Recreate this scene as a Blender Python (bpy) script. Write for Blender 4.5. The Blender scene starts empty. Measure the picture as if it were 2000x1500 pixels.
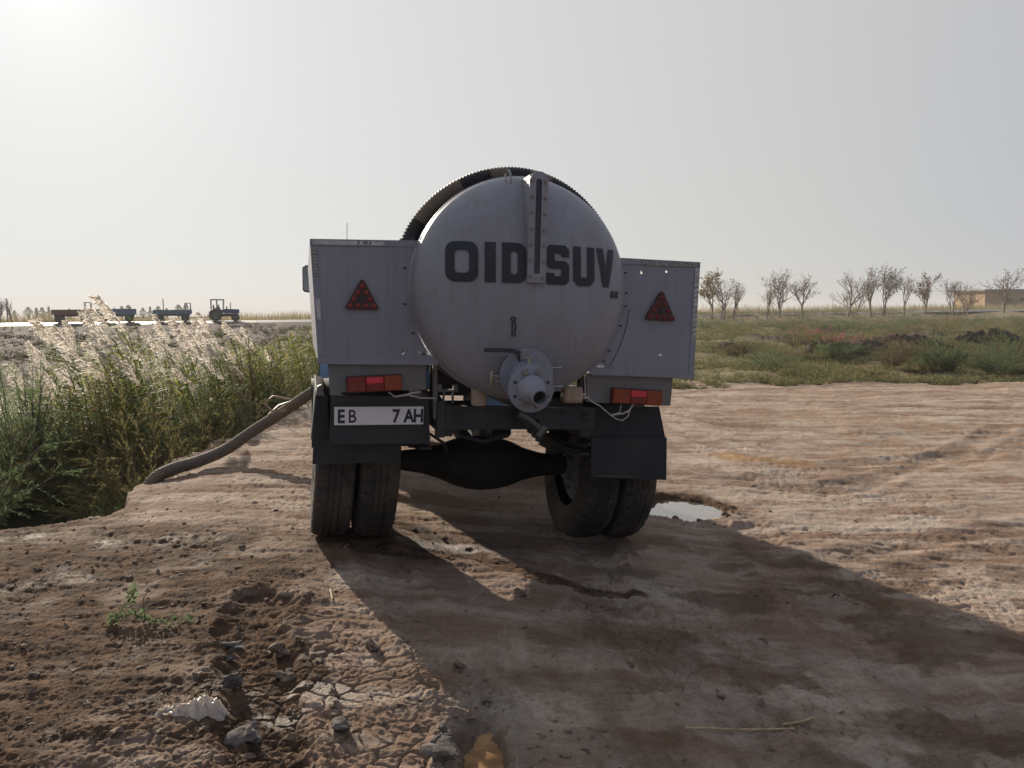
import bpy, bmesh, math, random
import numpy as np
from math import sin, cos, pi, radians, sqrt, atan2, hypot, exp
from mathutils import Vector, Matrix, Euler
from mathutils.geometry import tessellate_polygon

# ------------------------------------------------------------------ camera, sky, sun, exposure
SC = bpy.context.scene
COL = SC.collection
PITCH, ROLL, EYE = math.atan((750 - 613) / 1500), radians(0.5), 1.45
SUN_AZ, SUN_EL = radians(30.5), radians(20.5)          # degrees left of straight ahead, above the horizon

fw = Vector((0, cos(PITCH), -sin(PITCH))); up0 = Vector((0, sin(PITCH), cos(PITCH))); rt0 = Vector((1, 0, 0))
rt = rt0 * cos(ROLL) - up0 * sin(ROLL); up = up0 * cos(ROLL) + rt0 * sin(ROLL)
cam_data = bpy.data.cameras.new('camera'); cam_data.sensor_width = 36; cam_data.lens = 27
cam_data.clip_start = 0.05; cam_data.clip_end = 9000
cam = bpy.data.objects.new('camera', cam_data); COL.objects.link(cam)
cam.matrix_world = Matrix(((rt.x, up.x, -fw.x, 0), (rt.y, up.y, -fw.y, 0), (rt.z, up.z, -fw.z, EYE), (0, 0, 0, 1)))
SC.camera = cam

world = bpy.data.worlds.new('World'); SC.world = world; world.use_nodes = True
wn = world.node_tree; wn.nodes.clear()
sky = wn.nodes.new('ShaderNodeTexSky'); sky.sky_type = 'NISHITA'; sky.sun_disc = False
sky.sun_elevation = SUN_EL; sky.sun_rotation = -SUN_AZ
sky.air_density = 1.0; sky.dust_density = 0.05; sky.ozone_density = 1.0; sky.altitude = 0
sun_dir = Vector((-sin(SUN_AZ) * cos(SUN_EL), cos(SUN_AZ) * cos(SUN_EL), sin(SUN_EL)))
def wmath(op, a, b=0.0):
    x = wn.nodes.new('ShaderNodeMath'); x.operation = op
    for sock, v in ((x.inputs[0], a), (x.inputs[1], b)):
        if isinstance(v, (int, float)): sock.default_value = v
        else: wn.links.new(v, sock)
    return x.outputs[0]
# the dusty air in front of the blue sky: an even veil that brightens smoothly towards the sun
tc = wn.nodes.new('ShaderNodeTexCoord'); dp = wn.nodes.new('ShaderNodeVectorMath'); dp.operation = 'DOT_PRODUCT'
wn.links.new(tc.outputs['Generated'], dp.inputs[0]); dp.inputs[1].default_value = sun_dir
ang = wmath('ARCCOSINE', wmath('MINIMUM', dp.outputs['Value'], 0.99999))
broad = wmath('EXPONENT', wmath('MULTIPLY', wmath('POWER', wmath('DIVIDE', ang, radians(84)), 2.0), -1.0))
glow = wmath('EXPONENT', wmath('DIVIDE', ang, -radians(8.5)))
veil = wmath('ADD', 0.168, wmath('ADD', wmath('MULTIPLY', 0.358, broad), wmath('MULTIPLY', 0.25, glow)))
hs = wn.nodes.new('ShaderNodeHueSaturation'); hs.inputs['Saturation'].default_value = 0.75
bg = wn.nodes.new('ShaderNodeBackground'); bg.inputs['Strength'].default_value = 0.05
bv = wn.nodes.new('ShaderNodeBackground'); tint = wn.nodes.new('ShaderNodeMix'); tint.data_type = 'RGBA'
tint.inputs[6].default_value = (0.79, 0.92, 1.28, 1); tint.inputs[7].default_value = (1.0, 0.985, 0.962, 1)   # bluer air away from the sun
wn.links.new(wmath('MINIMUM', wmath('MULTIPLY', broad, 1.45), 1.0), tint.inputs[0]); wn.links.new(tint.outputs[2], bv.inputs['Color'])
ad = wn.nodes.new('ShaderNodeMixShader'); ad.inputs[0].default_value = 0.87; wo = wn.nodes.new('ShaderNodeOutputWorld')
wn.links.new(sky.outputs[0], hs.inputs['Color']); wn.links.new(hs.outputs[0], bg.inputs['Color']); wn.links.new(veil, bv.inputs['Strength'])
wn.links.new(bg.outputs[0], ad.inputs[1]); wn.links.new(bv.outputs[0], ad.inputs[2]); wn.links.new(ad.outputs[0], wo.inputs[0])

sl = bpy.data.lights.new('sun', 'SUN'); sl.energy = 5.0; sl.angle = radians(0.6); sl.color = (1.0, 0.88, 0.73)
so = bpy.data.objects.new('sun', sl); COL.objects.link(so)
sun_dir = Vector((-sin(SUN_AZ) * cos(SUN_EL), cos(SUN_AZ) * cos(SUN_EL), sin(SUN_EL)))
so.rotation_euler = (-sun_dir).to_track_quat('-Z', 'Y').to_euler()
so.location = sun_dir * 60
SC.view_settings.view_transform = 'Standard'; SC.view_settings.look = 'None'
SC.view_settings.gamma = 1.0; SC.view_settings.use_curve_mapping = False
SC.view_settings.exposure = 0.6

random.seed(7)
RNG = np.random.default_rng(11)

# ------------------------------------------------------------------ mesh helpers
class MB:
    """collects triangles and quads for ONE mesh object"""
    def __init__(s): s.v = []; s.f = []
    def add(s, vs, fs):
        n = len(s.v); s.v += [tuple(p) for p in vs]; s.f += [tuple(i + n for i in f) for f in fs]; return s
    def box(s, x0, x1, y0, y1, z0, z1, m=None):
        vs = [(x, y, z) for z in (z0, z1) for y in (y0, y1) for x in (x0, x1)]
        if m: vs = [m @ Vector(p) for p in vs]
        return s.add(vs, [(0, 2, 3, 1), (4, 5, 7, 6), (0, 1, 5, 4), (2, 6, 7, 3), (0, 4, 6, 2), (1, 3, 7, 5)])
    def hexa(s, bot, top):
        return s.add(list(bot) + list(top), [(3, 2, 1, 0), (4, 5, 6, 7), (0, 1, 5, 4), (1, 2, 6, 5), (2, 3, 7, 6), (3, 0, 4, 7)])
    def prism(s, poly, y0, y1, holes=()):
        """polygon in x,z swept from y0 to y1"""
        loops = [list(poly)] + [list(h) for h in holes]
        flat = [p for l in loops for p in l]
        tris = tessellate_polygon([[Vector((p[0], p[1], 0)) for p in l] for l in loops])
        n = len(flat)
        vs = [(p[0], y0, p[1]) for p in flat] + [(p[0], y1, p[1]) for p in flat]
        fs = []
        for a, b, c in tris: fs += [(a, b, c), (c + n, b + n, a + n)]
        k = 0
        for l in loops:
            m = len(l)
            for i in range(m):
                a, b = k + i, k + (i + 1) % m; fs.append((a, b, b + n, a + n))
            k += m
        return s.add(vs, fs)
    def tube(s, pts, r, n=8, caps=True, rs=None):
        P = [Vector(p) for p in pts]; m = len(P); base = len(s.v)
        t0 = (P[1] - P[0]).normalized(); ref = Vector((0, 0, 1)) if abs(t0.z) < .9 else Vector((1, 0, 0))
        a = t0.cross(ref).normalized()
        vs = []; fs = []
        for i in range(m):
            t = (P[min(i + 1, m - 1)] - P[max(i - 1, 0)])
            t = t.normalized() if t.length > 1e-9 else t0
            a = (a - t * a.dot(t)).normalized(); b = t.cross(a)
            rr = rs[i] if rs is not None else r
            for k in range(n):
                w = 2 * pi * k / n; vs.append(P[i] + (a * cos(w) + b * sin(w)) * rr)
        for i in range(m - 1):
            for k in range(n):
                k2 = (k + 1) % n; fs.append((i * n + k, i * n + k2, (i + 1) * n + k2, (i + 1) * n + k))
        if caps: fs += [tuple(range(n))[::-1], tuple((m - 1) * n + k for k in range(n))]
        return s.add(vs, fs)
    def lathe(s, prof, n=32, axis='y', c=(0, 0, 0), a0=0.0, a1=2 * pi, caps=False):
        """prof: (along axis, radius)"""
        full = abs(a1 - a0 - 2 * pi) < 1e-6; m = n if full else n + 1
        vs = []
        for h, r in prof:
            for k in range(m):
                w = a0 + (a1 - a0) * k / n; u, v = r * cos(w), r * sin(w)
                p = {'y': (u, h, v), 'x': (h, u, v), 'z': (u, v, h)}[axis]
                vs.append((p[0] + c[0], p[1] + c[1], p[2] + c[2]))
        fs = []
        for i in range(len(prof) - 1):
            for k in range(n):
                k2 = (k + 1) % m; q = (i * m + k, i * m + k2, (i + 1) * m + k2, (i + 1) * m + k)
                fs.append(q)
        if caps: fs += [tuple(range(m)), tuple((len(prof) - 1) * m + k for k in range(m))[::-1]]
        return s.add(vs, fs)
    def cyl(s, p0, p1, r, n=12): return s.tube([p0, p1], r, n)
    def blob(s, c, r, seed=0, rough=.25, n=2):
        bm = bmesh.new(); bmesh.ops.create_icosphere(bm, subdivisions=n, radius=1)
        rg = random.Random(seed); ph = [Vector((rg.uniform(-3, 3), rg.uniform(-3, 3), rg.uniform(-3, 3))) for _ in range(6)]
        vs = []
        for v in bm.verts:
            k = 1 + rough * sum(sin(v.co.dot(p) * 1.3 + i) for i, p in enumerate(ph)) / 3 + rg.uniform(-.3, .3) * rough * .75
            vs.append((c[0] + v.co.x * r[0] * k, c[1] + v.co.y * r[1] * k, c[2] + v.co.z * r[2] * k))
        fs = [tuple(v.index for v in f.verts) for f in bm.faces]; bm.free(); return s.add(vs, fs)
    def mesh(s, name, mat=None, smooth=None):
        me = bpy.data.meshes.new(name); me.from_pydata(s.v, [], s.f); me.validate()
        bm = bmesh.new(); bm.from_mesh(me); bmesh.ops.recalc_face_normals(bm, faces=bm.faces); bm.to_mesh(me); bm.free()
        if mat: me.materials.append(mat)
        if smooth is not None:
            me.polygons.foreach_set('use_smooth', [True] * len(me.polygons)); me.set_sharp_from_angle(angle=radians(smooth))
        return me

def link(name, data, parent=None, loc=None, rot=None):
    o = bpy.data.objects.new(name, data); COL.objects.link(o)
    if parent: o.parent = parent
    if loc is not None: o.location = loc
    if rot is not None: o.rotation_euler = rot
    return o
def obj(name, mb, mat, parent=None, smooth=None, bevel=0, loc=None, rot=None):
    o = link(name, mb.mesh(name, mat, smooth), parent, loc, rot)
    if bevel:
        b = o.modifiers.new('bevel', 'BEVEL'); b.width = bevel; b.segments = 2; b.limit_method = 'ANGLE'; b.angle_limit = radians(40)
    return o
def tag(o, label=None, cat=None, group=None, kind=None):
    if label: o['label'] = label
    if cat: o['category'] = cat
    if group: o['group'] = group
    if kind: o['kind'] = kind
    return o
def thing(name, label, cat, loc=(0, 0, 0), rot=(0, 0, 0), group=None):
    return tag(link(name, None, None, loc, rot), label, cat, group)
def fast_mesh(name, V, Fc, mat=None, smooth=False):
    """numpy vertices and same-size faces"""
    me = bpy.data.meshes.new(name); V = np.asarray(V, np.float32); Fc = np.asarray(Fc, np.int32); k = Fc.shape[1]
    me.vertices.add(len(V)); me.vertices.foreach_set('co', V.ravel())
    me.loops.add(Fc.size); me.loops.foreach_set('vertex_index', Fc.ravel())
    me.polygons.add(len(Fc)); me.polygons.foreach_set('loop_start', np.arange(0, Fc.size, k, dtype=np.int32))
    me.polygons.foreach_set('use_smooth', np.full(len(Fc), smooth))
    me.update(calc_edges=True)
    if mat: me.materials.append(mat)
    return me
def copy_tree(o, parent=None, names=True):
    c = o.copy(); COL.objects.link(c)
    if parent: c.parent = parent
    for ch in list(o.children): copy_tree(ch, c)
    return c

# ------------------------------------------------------------------ material helpers
class NT:
    def __init__(s, name):
        s.m = bpy.data.materials.new(name); s.m.use_nodes = True; s.t = s.m.node_tree; s.t.nodes.clear()
        s.out = s.n('ShaderNodeOutputMaterial')
    def n(s, t, **k):
        x = s.t.nodes.new(t)
        for a, b in k.items(): setattr(x, a, b)
        return x
    def l(s, a, b): s.t.links.new(a, b)
    def coord(s, kind='Object'): return s.n('ShaderNodeTexCoord').outputs[kind]
    def noise(s, scale, detail=4, rough=.55, vec=None, stretch=None, dist=0):
        x = s.n('ShaderNodeTexNoise'); x.inputs['Scale'].default_value = scale; x.inputs['Detail'].default_value = detail
        x.inputs['Roughness'].default_value = rough; x.inputs['Distortion'].default_value = dist
        if vec is None: vec = s.coord()
        if stretch:
            mp = s.n('ShaderNodeMapping'); mp.inputs['Scale'].default_value = stretch; s.l(vec, mp.inputs[0]); vec = mp.outputs[0]
        s.l(vec, x.inputs['Vector']); return x.outputs['Fac']
    def ramp(s, fac, *stops):
        r = s.n('ShaderNodeValToRGB'); e = r.color_ramp.elements
        while len(e) < len(stops): e.new(.5)
        for i, (p, c) in enumerate(stops):
            e[i].position = p; e[i].color = (c[0], c[1], c[2], 1) if not isinstance(c, (int, float)) else (c, c, c, 1)
        s.l(fac, r.inputs[0]); return r.outputs[0]
    def mix(s, fac, a, b, mode='MIX'):
        x = s.n('ShaderNodeMix', data_type='RGBA', blend_type=mode)
        for sock, v in ((x.inputs[0], fac), (x.inputs[6], a), (x.inputs[7], b)):
            if isinstance(v, (int, float)): sock.default_value = v
            elif isinstance(v, tuple): sock.default_value = (v[0], v[1], v[2], 1)
            else: s.l(v, sock)
        return x.outputs[2]
    def math(s, op, a, b=0.0, clamp=False):
        x = s.n('ShaderNodeMath', operation=op, use_clamp=clamp)
        for sock, v in ((x.inputs[0], a), (x.inputs[1], b)):
            if isinstance(v, (int, float)): sock.default_value = v
            else: s.l(v, sock)
        return x.outputs[0]
    def attr(s, name): return s.n('ShaderNodeAttribute', attribute_name=name).outputs['Fac']
    def bump(s, h, strength=.3, dist=.01):
        b = s.n('ShaderNodeBump'); b.inputs['Strength'].default_value = strength; b.inputs['Distance'].default_value = dist
        s.l(h, b.inputs['Height']); return b.outputs[0]
    def bsdf(s, col, rough=.6, metal=0, normal=None, spec=.5, coat=0):
        p = s.n('ShaderNodeBsdfPrincipled')
        for k, v in (('Base Color', col), ('Roughness', rough), ('Metallic', metal), ('Specular IOR Level', spec), ('Coat Weight', coat)):
            if isinstance(v, (int, float)): p.inputs[k].default_value = v
            elif isinstance(v, tuple): p.inputs[k].default_value = (v[0], v[1], v[2], 1)
            else: s.l(v, p.inputs[k])
        if normal: s.l(normal, p.inputs['Normal'])
        s.l(p.outputs[0], s.out.inputs[0]); s.p = p; return p

def painted(name, col, rough=.5, dirt=(.16, .12, .085), amount=.35, scale=3.0, bump=.08, spec=.5, streaks=0):
    t = NT(name); n1 = t.noise(scale, 6, .6); n2 = t.noise(scale * 9, 5, .65); n3 = t.noise(scale * 1.7, 4, .5, stretch=(1, 1, .25))
    d = t.math('MULTIPLY', t.ramp(t.math('ADD', t.math('MULTIPLY', n1, .6), t.math('MULTIPLY', n2, .4)), (.42, 0.), (.72, 1.)), amount)
    c2 = tuple(x * .86 for x in col)
    base = t.mix(t.ramp(n3, (.35, 0.), (.65, 1.)), col, c2)
    c = t.mix(d, base, dirt)
    if streaks:
        sx = t.n('ShaderNodeSeparateXYZ'); t.l(t.coord(), sx.inputs[0]); st = t.noise(1.0, 6, .65, stretch=(26, 26, 1.1))
        c = t.mix(t.math('MULTIPLY', t.ramp(st, (.52, 0.), (.70, 1.)), streaks), c, dirt)
        low = t.math('MULTIPLY', t.ramp(t.math('ADD', t.math('MULTIPLY', sx.outputs[2], -.5), t.math('MULTIPLY', t.noise(5, 6, .7), .9)), (-.28, 0.), (.10, 1.)), streaks * 1.1); c = t.mix(low, c, tuple(v * 1.05 for v in dirt))  # brown tone grows stronger towards the bottom, broken up by noise
    r = t.math('ADD', t.math('MULTIPLY', n2, .25), rough - .1)
    t.bsdf(c, r, 0, t.bump(t.math('ADD', t.math('MULTIPLY', n1, 1.0), t.math('MULTIPLY', n2, .25)), bump, .02), spec); return t.m
def plain(name, col, rough=.6, metal=0, var=.25, scale=12, bump=.1, spec=.5):
    t = NT(name); n = t.noise(scale, 5, .6); lo = tuple(x * (1 - var) for x in col); hi = tuple(min(1, x * (1 + var)) for x in col)
    t.bsdf(t.ramp(n, (.3, lo), (.7, hi)), rough, metal, t.bump(n, bump, .01), spec); return t.m
def leafy(name, c1, c2, trans=.5, rough=.6, spec=.2, c3=None):
    t = NT(name); g = t.n('ShaderNodeNewGeometry'); rnd = g.outputs['Random Per Island']
    stops = [(0, c1), (1, c2)] if c3 is None else [(0, c1), (.72, c2), (1, c3)]
    c = t.ramp(rnd, *stops)
    p = t.n('ShaderNodeBsdfPrincipled'); t.l(c, p.inputs['Base Color']); p.inputs['Roughness'].default_value = rough; p.inputs['Specular IOR Level'].default_value = spec
    tr = t.n('ShaderNodeBsdfTranslucent'); t.l(c, tr.inputs[0])
    mx = t.n('ShaderNodeMixShader'); mx.inputs[0].default_value = trans
    t.l(p.outputs[0], mx.inputs[1]); t.l(tr.outputs[0], mx.inputs[2]); t.l(mx.outputs[0], t.out.inputs[0]); return t.m

# ------------------------------------------------------------------ numpy noise and terrain
def _hash(ix, iy, seed):
    h = (ix.astype(np.int64) * 374761393 + iy.astype(np.int64) * 668265263 + seed * 1274126177) & 0xffffffff
    h = ((h ^ (h >> 13)) * 1274126177) & 0xffffffff
    return h ^ (h >> 16)
def perlin(x, y, seed=0):
    xi = np.floor(x); yi = np.floor(y); fx = x - xi; fy = y - yi
    u = fx * fx * fx * (fx * (fx * 6 - 15) + 10); v = fy * fy * fy * (fy * (fy * 6 - 15) + 10)
    def gr(dx, dy):
        a = (_hash(xi + dx, yi + dy, seed) & 1023) * (2 * pi / 1024.0)
        return np.cos(a) * (fx - dx) + np.sin(a) * (fy - dy)
    n0 = gr(0, 0); n0 = n0 + u * (gr(1, 0) - n0); n1 = gr(0, 1); n1 = n1 + u * (gr(1, 1) - n1)
    return (n0 + v * (n1 - n0)) * 1.5
def fbm(x, y, seed=0, octs=4, gain=.5, lac=2.03):
    s = 0; a = 1.0
    for i in range(octs): s = s + a * perlin(x, y, seed + i * 17); x = x * lac + 3.1; y = y * lac - 1.7; a *= gain
    return s
def voronoi(x, y, seed=0):
    xi = np.floor(x); yi = np.floor(y); f1 = np.full(x.shape, 9.0); f2 = np.full(x.shape, 9.0)
    for dx in (-1, 0, 1):
        for dy in (-1, 0, 1):
            cx, cy = xi + dx, yi + dy
            px = cx + (_hash(cx, cy, seed) & 1023) / 1023.0; py = cy + (_hash(cx, cy, seed + 5) & 1023) / 1023.0
            d = np.hypot(px - x, py - y); f2 = np.minimum(f2, np.maximum(f1, d)); f1 = np.minimum(f1, d)
    return f1, f2
def sstep(a, b, x):
    t = np.clip((x - a) / (b - a), 0, 1); return t * t * (3 - 2 * t)
def gauss(d, w): return np.exp(-(d / w) ** 2)
def seg_dist(x, y, pts):
    """distance to a polyline, and side offset"""
    best = np.full(x.shape, 1e9)
    for (ax, ay), (bx, by) in zip(pts[:-1], pts[1:]):
        vx, vy = bx - ax, by - ay; L = vx * vx + vy * vy
        t = np.clip(((x - ax) * vx + (y - ay) * vy) / L, 0, 1)
        best = np.minimum(best, np.hypot(x - ax - t * vx, y - ay - t * vy))
    return best

WATER_Z = -0.56
RUTS = [([(-.70, 2.0), (-.83, 2.43), (-1.02, 2.96), (-1.24, 3.45), (-1.27, 3.80)], .14, .032, .011, 1.0),
        ([(-.06, 1.6), (-.12, 2.5), (-.14, 2.75)], .10, .045, .018, .4),
        ([(-.16, 2.9), (-.26, 3.2), (-.45, 3.7), (-.70, 4.3), (-.95, 4.9)], .13, .012, .012, .0),
        ([(1.2, 1.8), (.95, 2.6), (.62, 3.6), (.50, 4.4), (.55, 5.2)], .16, .022, .012, .15),
        ([(2.1, 2.2), (1.9, 3.4), (1.75, 4.6), (1.9, 6.0)], .14, .014, .010, .1)]
TRACKS = [[(1.9, 8.6), (2.5, 7.6), (3.0, 7.35), (3.7, 7.8), (5.2, 9.2), (7.5, 11.6)],
          [(3.3, 17.6), (3.96, 14.9), (5.6, 13.2), (9.5, 12.6)], [(3.4, 18.6), (4.6, 15.9), (7.0, 14.3), (12, 13.6)],
          [(2.2, 11.8), (2.9, 9.3), (3.3, 8.7), (4.4, 8.9), (7.0, 9.9)], [(1.6, 15.2), (3.4, 11.9), (5.1, 10.9), (9.0, 11.2)],
          [(2.3, 5.3), (3.0, 5.6), (4.5, 6.2), (7.0, 7.2)], [(.8, 18.8), (3.4, 16.6), (5.8, 17.6), (12, 19.2)]]
TRICKLE = [(-.95, 5.35), (-.73, 5.28), (-.45, 5.0), (-.14, 4.68), (.14, 4.46), (.44, 4.36), (.70, 4.33)]
# dark earth mounds of the right-hand field: x, y, half width, half depth, height
MOUNDS = [(9.4, 34, 1.1, .8, .50), (11.6, 30, .9, .7, .32), (13.4, 30.0, 2.0, .9, .85), (16.6, 32.0, 2.6, 1.0, .95), (20.2, 33.5, 1.6, .9, .8), (22.8, 33.5, 3.4, 1.1, .72),
          (24.5, 28.5, 1.6, 1.3, 1.0), (13.8, 45, 3.5, 1.0, .7), (25.5, 47, 4.0, 1.3, .8), (34, 46, 5, 1.3, .8), (18, 26.5, .5, .4, .22), (14.6, 23.4, .7, .35, .16), (15.4, 23.5, .5, .3, .14)]
ROAD_A, ROAD_S = (-37.0, 100.0), .45
def road_uv(x, y):
    k = 1 / sqrt(1 + ROAD_S ** 2); dx, dy = x - ROAD_A[0], y - ROAD_A[1]
    return (dx + ROAD_S * dy) * k, (-ROAD_S * dx + dy) * k
def road_z(u): return np.interp(u, [-400, -60, 0, 75, 180, 500], [.74, .80, .84, 1.06, 1.5, 1.7])
def bank_x(y): return np.interp(y, [3, 5.4, 5.8, 6.3, 7, 8.6, 12, 15, 20, 30, 60], [-3.0, -3.02, -3.08, -3.24, -3.28, -3.46, -3.5, -3.85, -4.6, -5.5, -8]) + .09 * np.sin(y * 2.1) + .05 * np.sin(y * 5.3 + 1)
def bank_y(x): return np.interp(x, [-30, -12, -6, -4, -3.4, -3.0], [5.6, 5.5, 5.2, 5.1, 5.2, 5.6]) + .07 * np.sin(x * 3.1)

def terrain(x, y, fine=True):
    """height and material masks of the ground at arrays x, y"""
    x = np.asarray(x, float); y = np.asarray(y, float); r = np.hypot(x, y)
    z = np.interp(x, [-60, -9, -3.6, -1.1, .6, 1.4, 2.2, 4, 10, 60], [-.1, .02, .02, 0., -.16, -.25, -.285, -.32, -.36, -.4])
    z = z + .05 * sstep(2.8, 1.2, y) * sstep(-2, 1, x) * 0
    # ditch: x beyond the bank, y beyond its near shore
    cx = bank_x(y) - x; cy = y - bank_y(x)
    edge = np.minimum(cx, cy) + .10 * perlin(x * 1.7, y * 1.7, 3) + .05 * perlin(x * 5, y * 5, 4)
    steep = np.where(cx < cy, .16, .9); dd = sstep(0, 1, edge / steep)
    far = sstep(11.5, 15.0, -x + .0 * y) * 1.0
    ditch = dd * (1 - far) * (1 - sstep(17, 23, y))
    z = z + ditch * (-.82) - .05 * gauss(edge - .02, .3) * (edge < .3)
    # road embankment
    u, v = road_uv(x, y); hz = road_z(u)
    emb = 1 - sstep(4.8, 13, np.abs(v)); z = z * (1 - emb) + (hz - .055 * np.clip(-v, 0, 4.6)) * emb
    beyond = sstep(4, 30, v); z = z * (1 - beyond) + (hz - .5) * beyond
    hill = fbm(x * .006, y * .006, 55, 3) * 3 * sstep(260, 900, r); z = z + hill * .35
    mound = np.zeros_like(z)
    for mx, my, wx, wy, h in MOUNDS:
        g = np.exp(-np.abs((x - mx) / wx) ** 2.6 - np.abs((y - my) / wy) ** 2.4); lump = .75 + .40 * perlin(x * .8, y * .8, 9) + .20 * np.abs(perlin(x * 2.6, y * 2.6, 10)) + .16 * perlin(x * 6, y * 6, 12)
        z = z + .85 * h * g * lump; mound = np.maximum(mound, g)
    field = sstep(17.6, 20.5, y + 1.4 * perlin(x * .35, y * .35, 21) + .5 * perlin(x * 1.3, y * 1.3, 22)) * sstep(-4.2, -2.2, x)
    leftveg = sstep(.15, .9, edge) * sstep(8, 11, r) * (1 - .75 * sstep(22, 32, y))
    z = z + .16 * fbm(x * .22, y * .22, 31, 3) * field * (1 - emb)
    veg = np.maximum(np.maximum(field, leftveg), sstep(.02, .25, emb) * (np.abs(v) > 3.9) * (.75 + .5 * perlin(x * .25, y * .25, 24)))
    near = 1 - sstep(14, 40, r)
    damp = np.zeros_like(z); rough = np.full_like(z, .80); mud = np.zeros_like(z)
    # wide damp, crumbly area at the left front
    big = fbm(x * .9, y * .9, 41, 4)
    dl = sstep(-.55, .35, -1.35 - x + (4.6 - y) * .10 + .60 * big) * sstep(5.7, 4.7, y)
    dl2 = sstep(.1, .8, big + .25 - np.abs(x + 1.35) * .5 - np.abs(y - 4.25) * .45) * .9
    damp = np.maximum(damp, dl * (.50 + .60 * sstep(-.45, .35, fbm(x * 3.2, y * 3.2, 43, 4)))); damp = np.maximum(damp, dl2)
    for px_, py_, rx_, ry_ in ((-2.9, 4.05, 1.0, .45), (-1.55, 4.35, .42, .22), (-2.2, 3.25, .6, .35), (-1.05, 2.95, .30, .5), (-3.2, 2.9, .8, .5), (-.35, 2.95, .35, .16), (-.62, 3.1, .22, .12), (.9, 3.6, .8, .25), (1.9, 3.0, .5, .25), (.3, 3.2, .35, .12)):
        dq_ = np.hypot((x - px_) / rx_, (y - py_) / ry_) + .55 * fbm(x * 3.4, y * 3.4, 120, 4); damp = np.maximum(damp, (1 - sstep(.55, 1.15, dq_)) * (.9 if px_ < -.7 else .25))
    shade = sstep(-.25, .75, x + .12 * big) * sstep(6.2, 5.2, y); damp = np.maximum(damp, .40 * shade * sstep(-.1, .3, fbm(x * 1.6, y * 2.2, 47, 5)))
    rough = np.maximum(rough, .40 + .55 * dl); rough = rough + .45 * sstep(.0, .5, fbm(x * 1.1, y * 1.1, 45, 3)) * near
    rough = rough * (1 - .45 * sstep(2.5, 4.5, x)) 
    for pts, w, dep, rim, dmp in RUTS:
        d = seg_dist(x, y, pts) + .035 * perlin(x * 6, y * 6, 61) + .02 * perlin(x * 17, y * 17, 62)
        g = np.exp(-(np.maximum(d, 0) / w) ** 7); rm = gauss(d - w * 1.35, w * .32) * (.5 + .9 * np.clip(perlin(x * 7, y * 7, 63) + .4, 0, 2))
        z = z - dep * g + rim * rm * near; damp = np.maximum(damp, dmp * g); rough = rough + .6 * rm + .35 * g
    for i, pts in enumerate(TRACKS):
        d = seg_dist(x, y, pts) + .12 * perlin(x * .8, y * .8, 71 + i)
        g = np.exp(-(d / .16) ** 4); rm = gauss(d - .26, .07); z = z - .016 * g + .010 * rm
        lugs = np.sin((x * .6 + y) * 40 + 3 * perlin(x * 2, y * 2, 5)); z = z + .005 * lugs * g; damp = np.maximum(damp, .22 * g)
    d = seg_dist(x, y, TRICKLE) + .03 * perlin(x * 5, y * 5, 81); tr = np.exp(-(np.maximum(d, 0) / .075) ** 4); damp = np.maximum(damp, tr); z = z - .012 * tr; rough = rough * (1 - .7 * tr)
    # puddle hollows
    wob = .07 * perlin(x * 4, y * 4, 91) + .03 * perlin(x * 11, y * 11, 92)
    dp = np.hypot((x - 1.45) / .37, (y - 6.62) / .40) + wob * 2.2
    p1 = 1 - sstep(.70, 1.12, dp); z = z - .11 * p1 + .012 * gauss(dp - 1.25, .16) * (.6 + perlin(x * 9, y * 9, 93)); ring = gauss(dp - 1.15, .35); damp = np.maximum(damp, .85 * np.maximum(ring * sstep(6.3, 6.9, y + .4 * perlin(x * 3, y * 3, 94)), p1)); rough = rough + 1.3 * ring
    dq = np.hypot((x + .115) / .085, (y - 2.50) / .30) + wob * 2.2
    p2 = 1 - sstep(.6, 1.15, dq); z = z - .05 * p2; rough = rough + 1.0 * gauss(dq - 1.5, .5); pale = gauss(dq - 1.5, .75)
    du = np.hypot((x - .35) / .55, (y - 7.3) / .6); damp = np.maximum(damp, .7 * gauss(du, 1.1))
    dt = np.hypot((x + .75) / .75, (y - 4.85) / .30) + wob * 2; damp = np.maximum(damp, .9 * gauss(dt, 1.0))
    shore = gauss(edge + .05, .35) * sstep(6.5, 5.0, y); damp = np.maximum(damp, .75 * shore); rough = rough + .8 * shore
    damp = np.maximum(damp, .95 * sstep(.03, .3, edge) * (1 - far)); mound = np.maximum(mound, (.66 + .30 * perlin(x * .35, y * .5, 150) + .15 * perlin(x * 1.3, y * 1.6, 151)) * sstep(0, 2, edge) * sstep(14, 20, y) * (np.abs(v) > 3.7) * (v < 0))
    sa = ((x - 2.98) * .9 + (y - 9.0) * -.43, (x - 2.98) * .43 + (y - 9.0) * .9); sand = 1 - sstep(.5, 1.15, np.hypot(sa[0] / .62, sa[1] / .30) + .35 * fbm(x * 2.5, y * 2.5, 140, 3))
    shine = np.zeros_like(z)
    for px_, py_, rx_, ry_ in ((-.74, 2.93, .17, .10), (-.88, 2.74, .10, .07), (-.80, 3.25, .14, .07), (-.5, 4.95, .4, .12), (-.6, 2.62, .14, .06)):
        shine = np.maximum(shine, 1 - sstep(.6, 1.1, np.hypot((x - px_) / rx_, (y - py_) / ry_) + .5 * fbm(x * 6, y * 6, 130, 3)))
    rough = rough * (1 - .6 * shine); damp = np.maximum(damp, .45 * shine)
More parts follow.
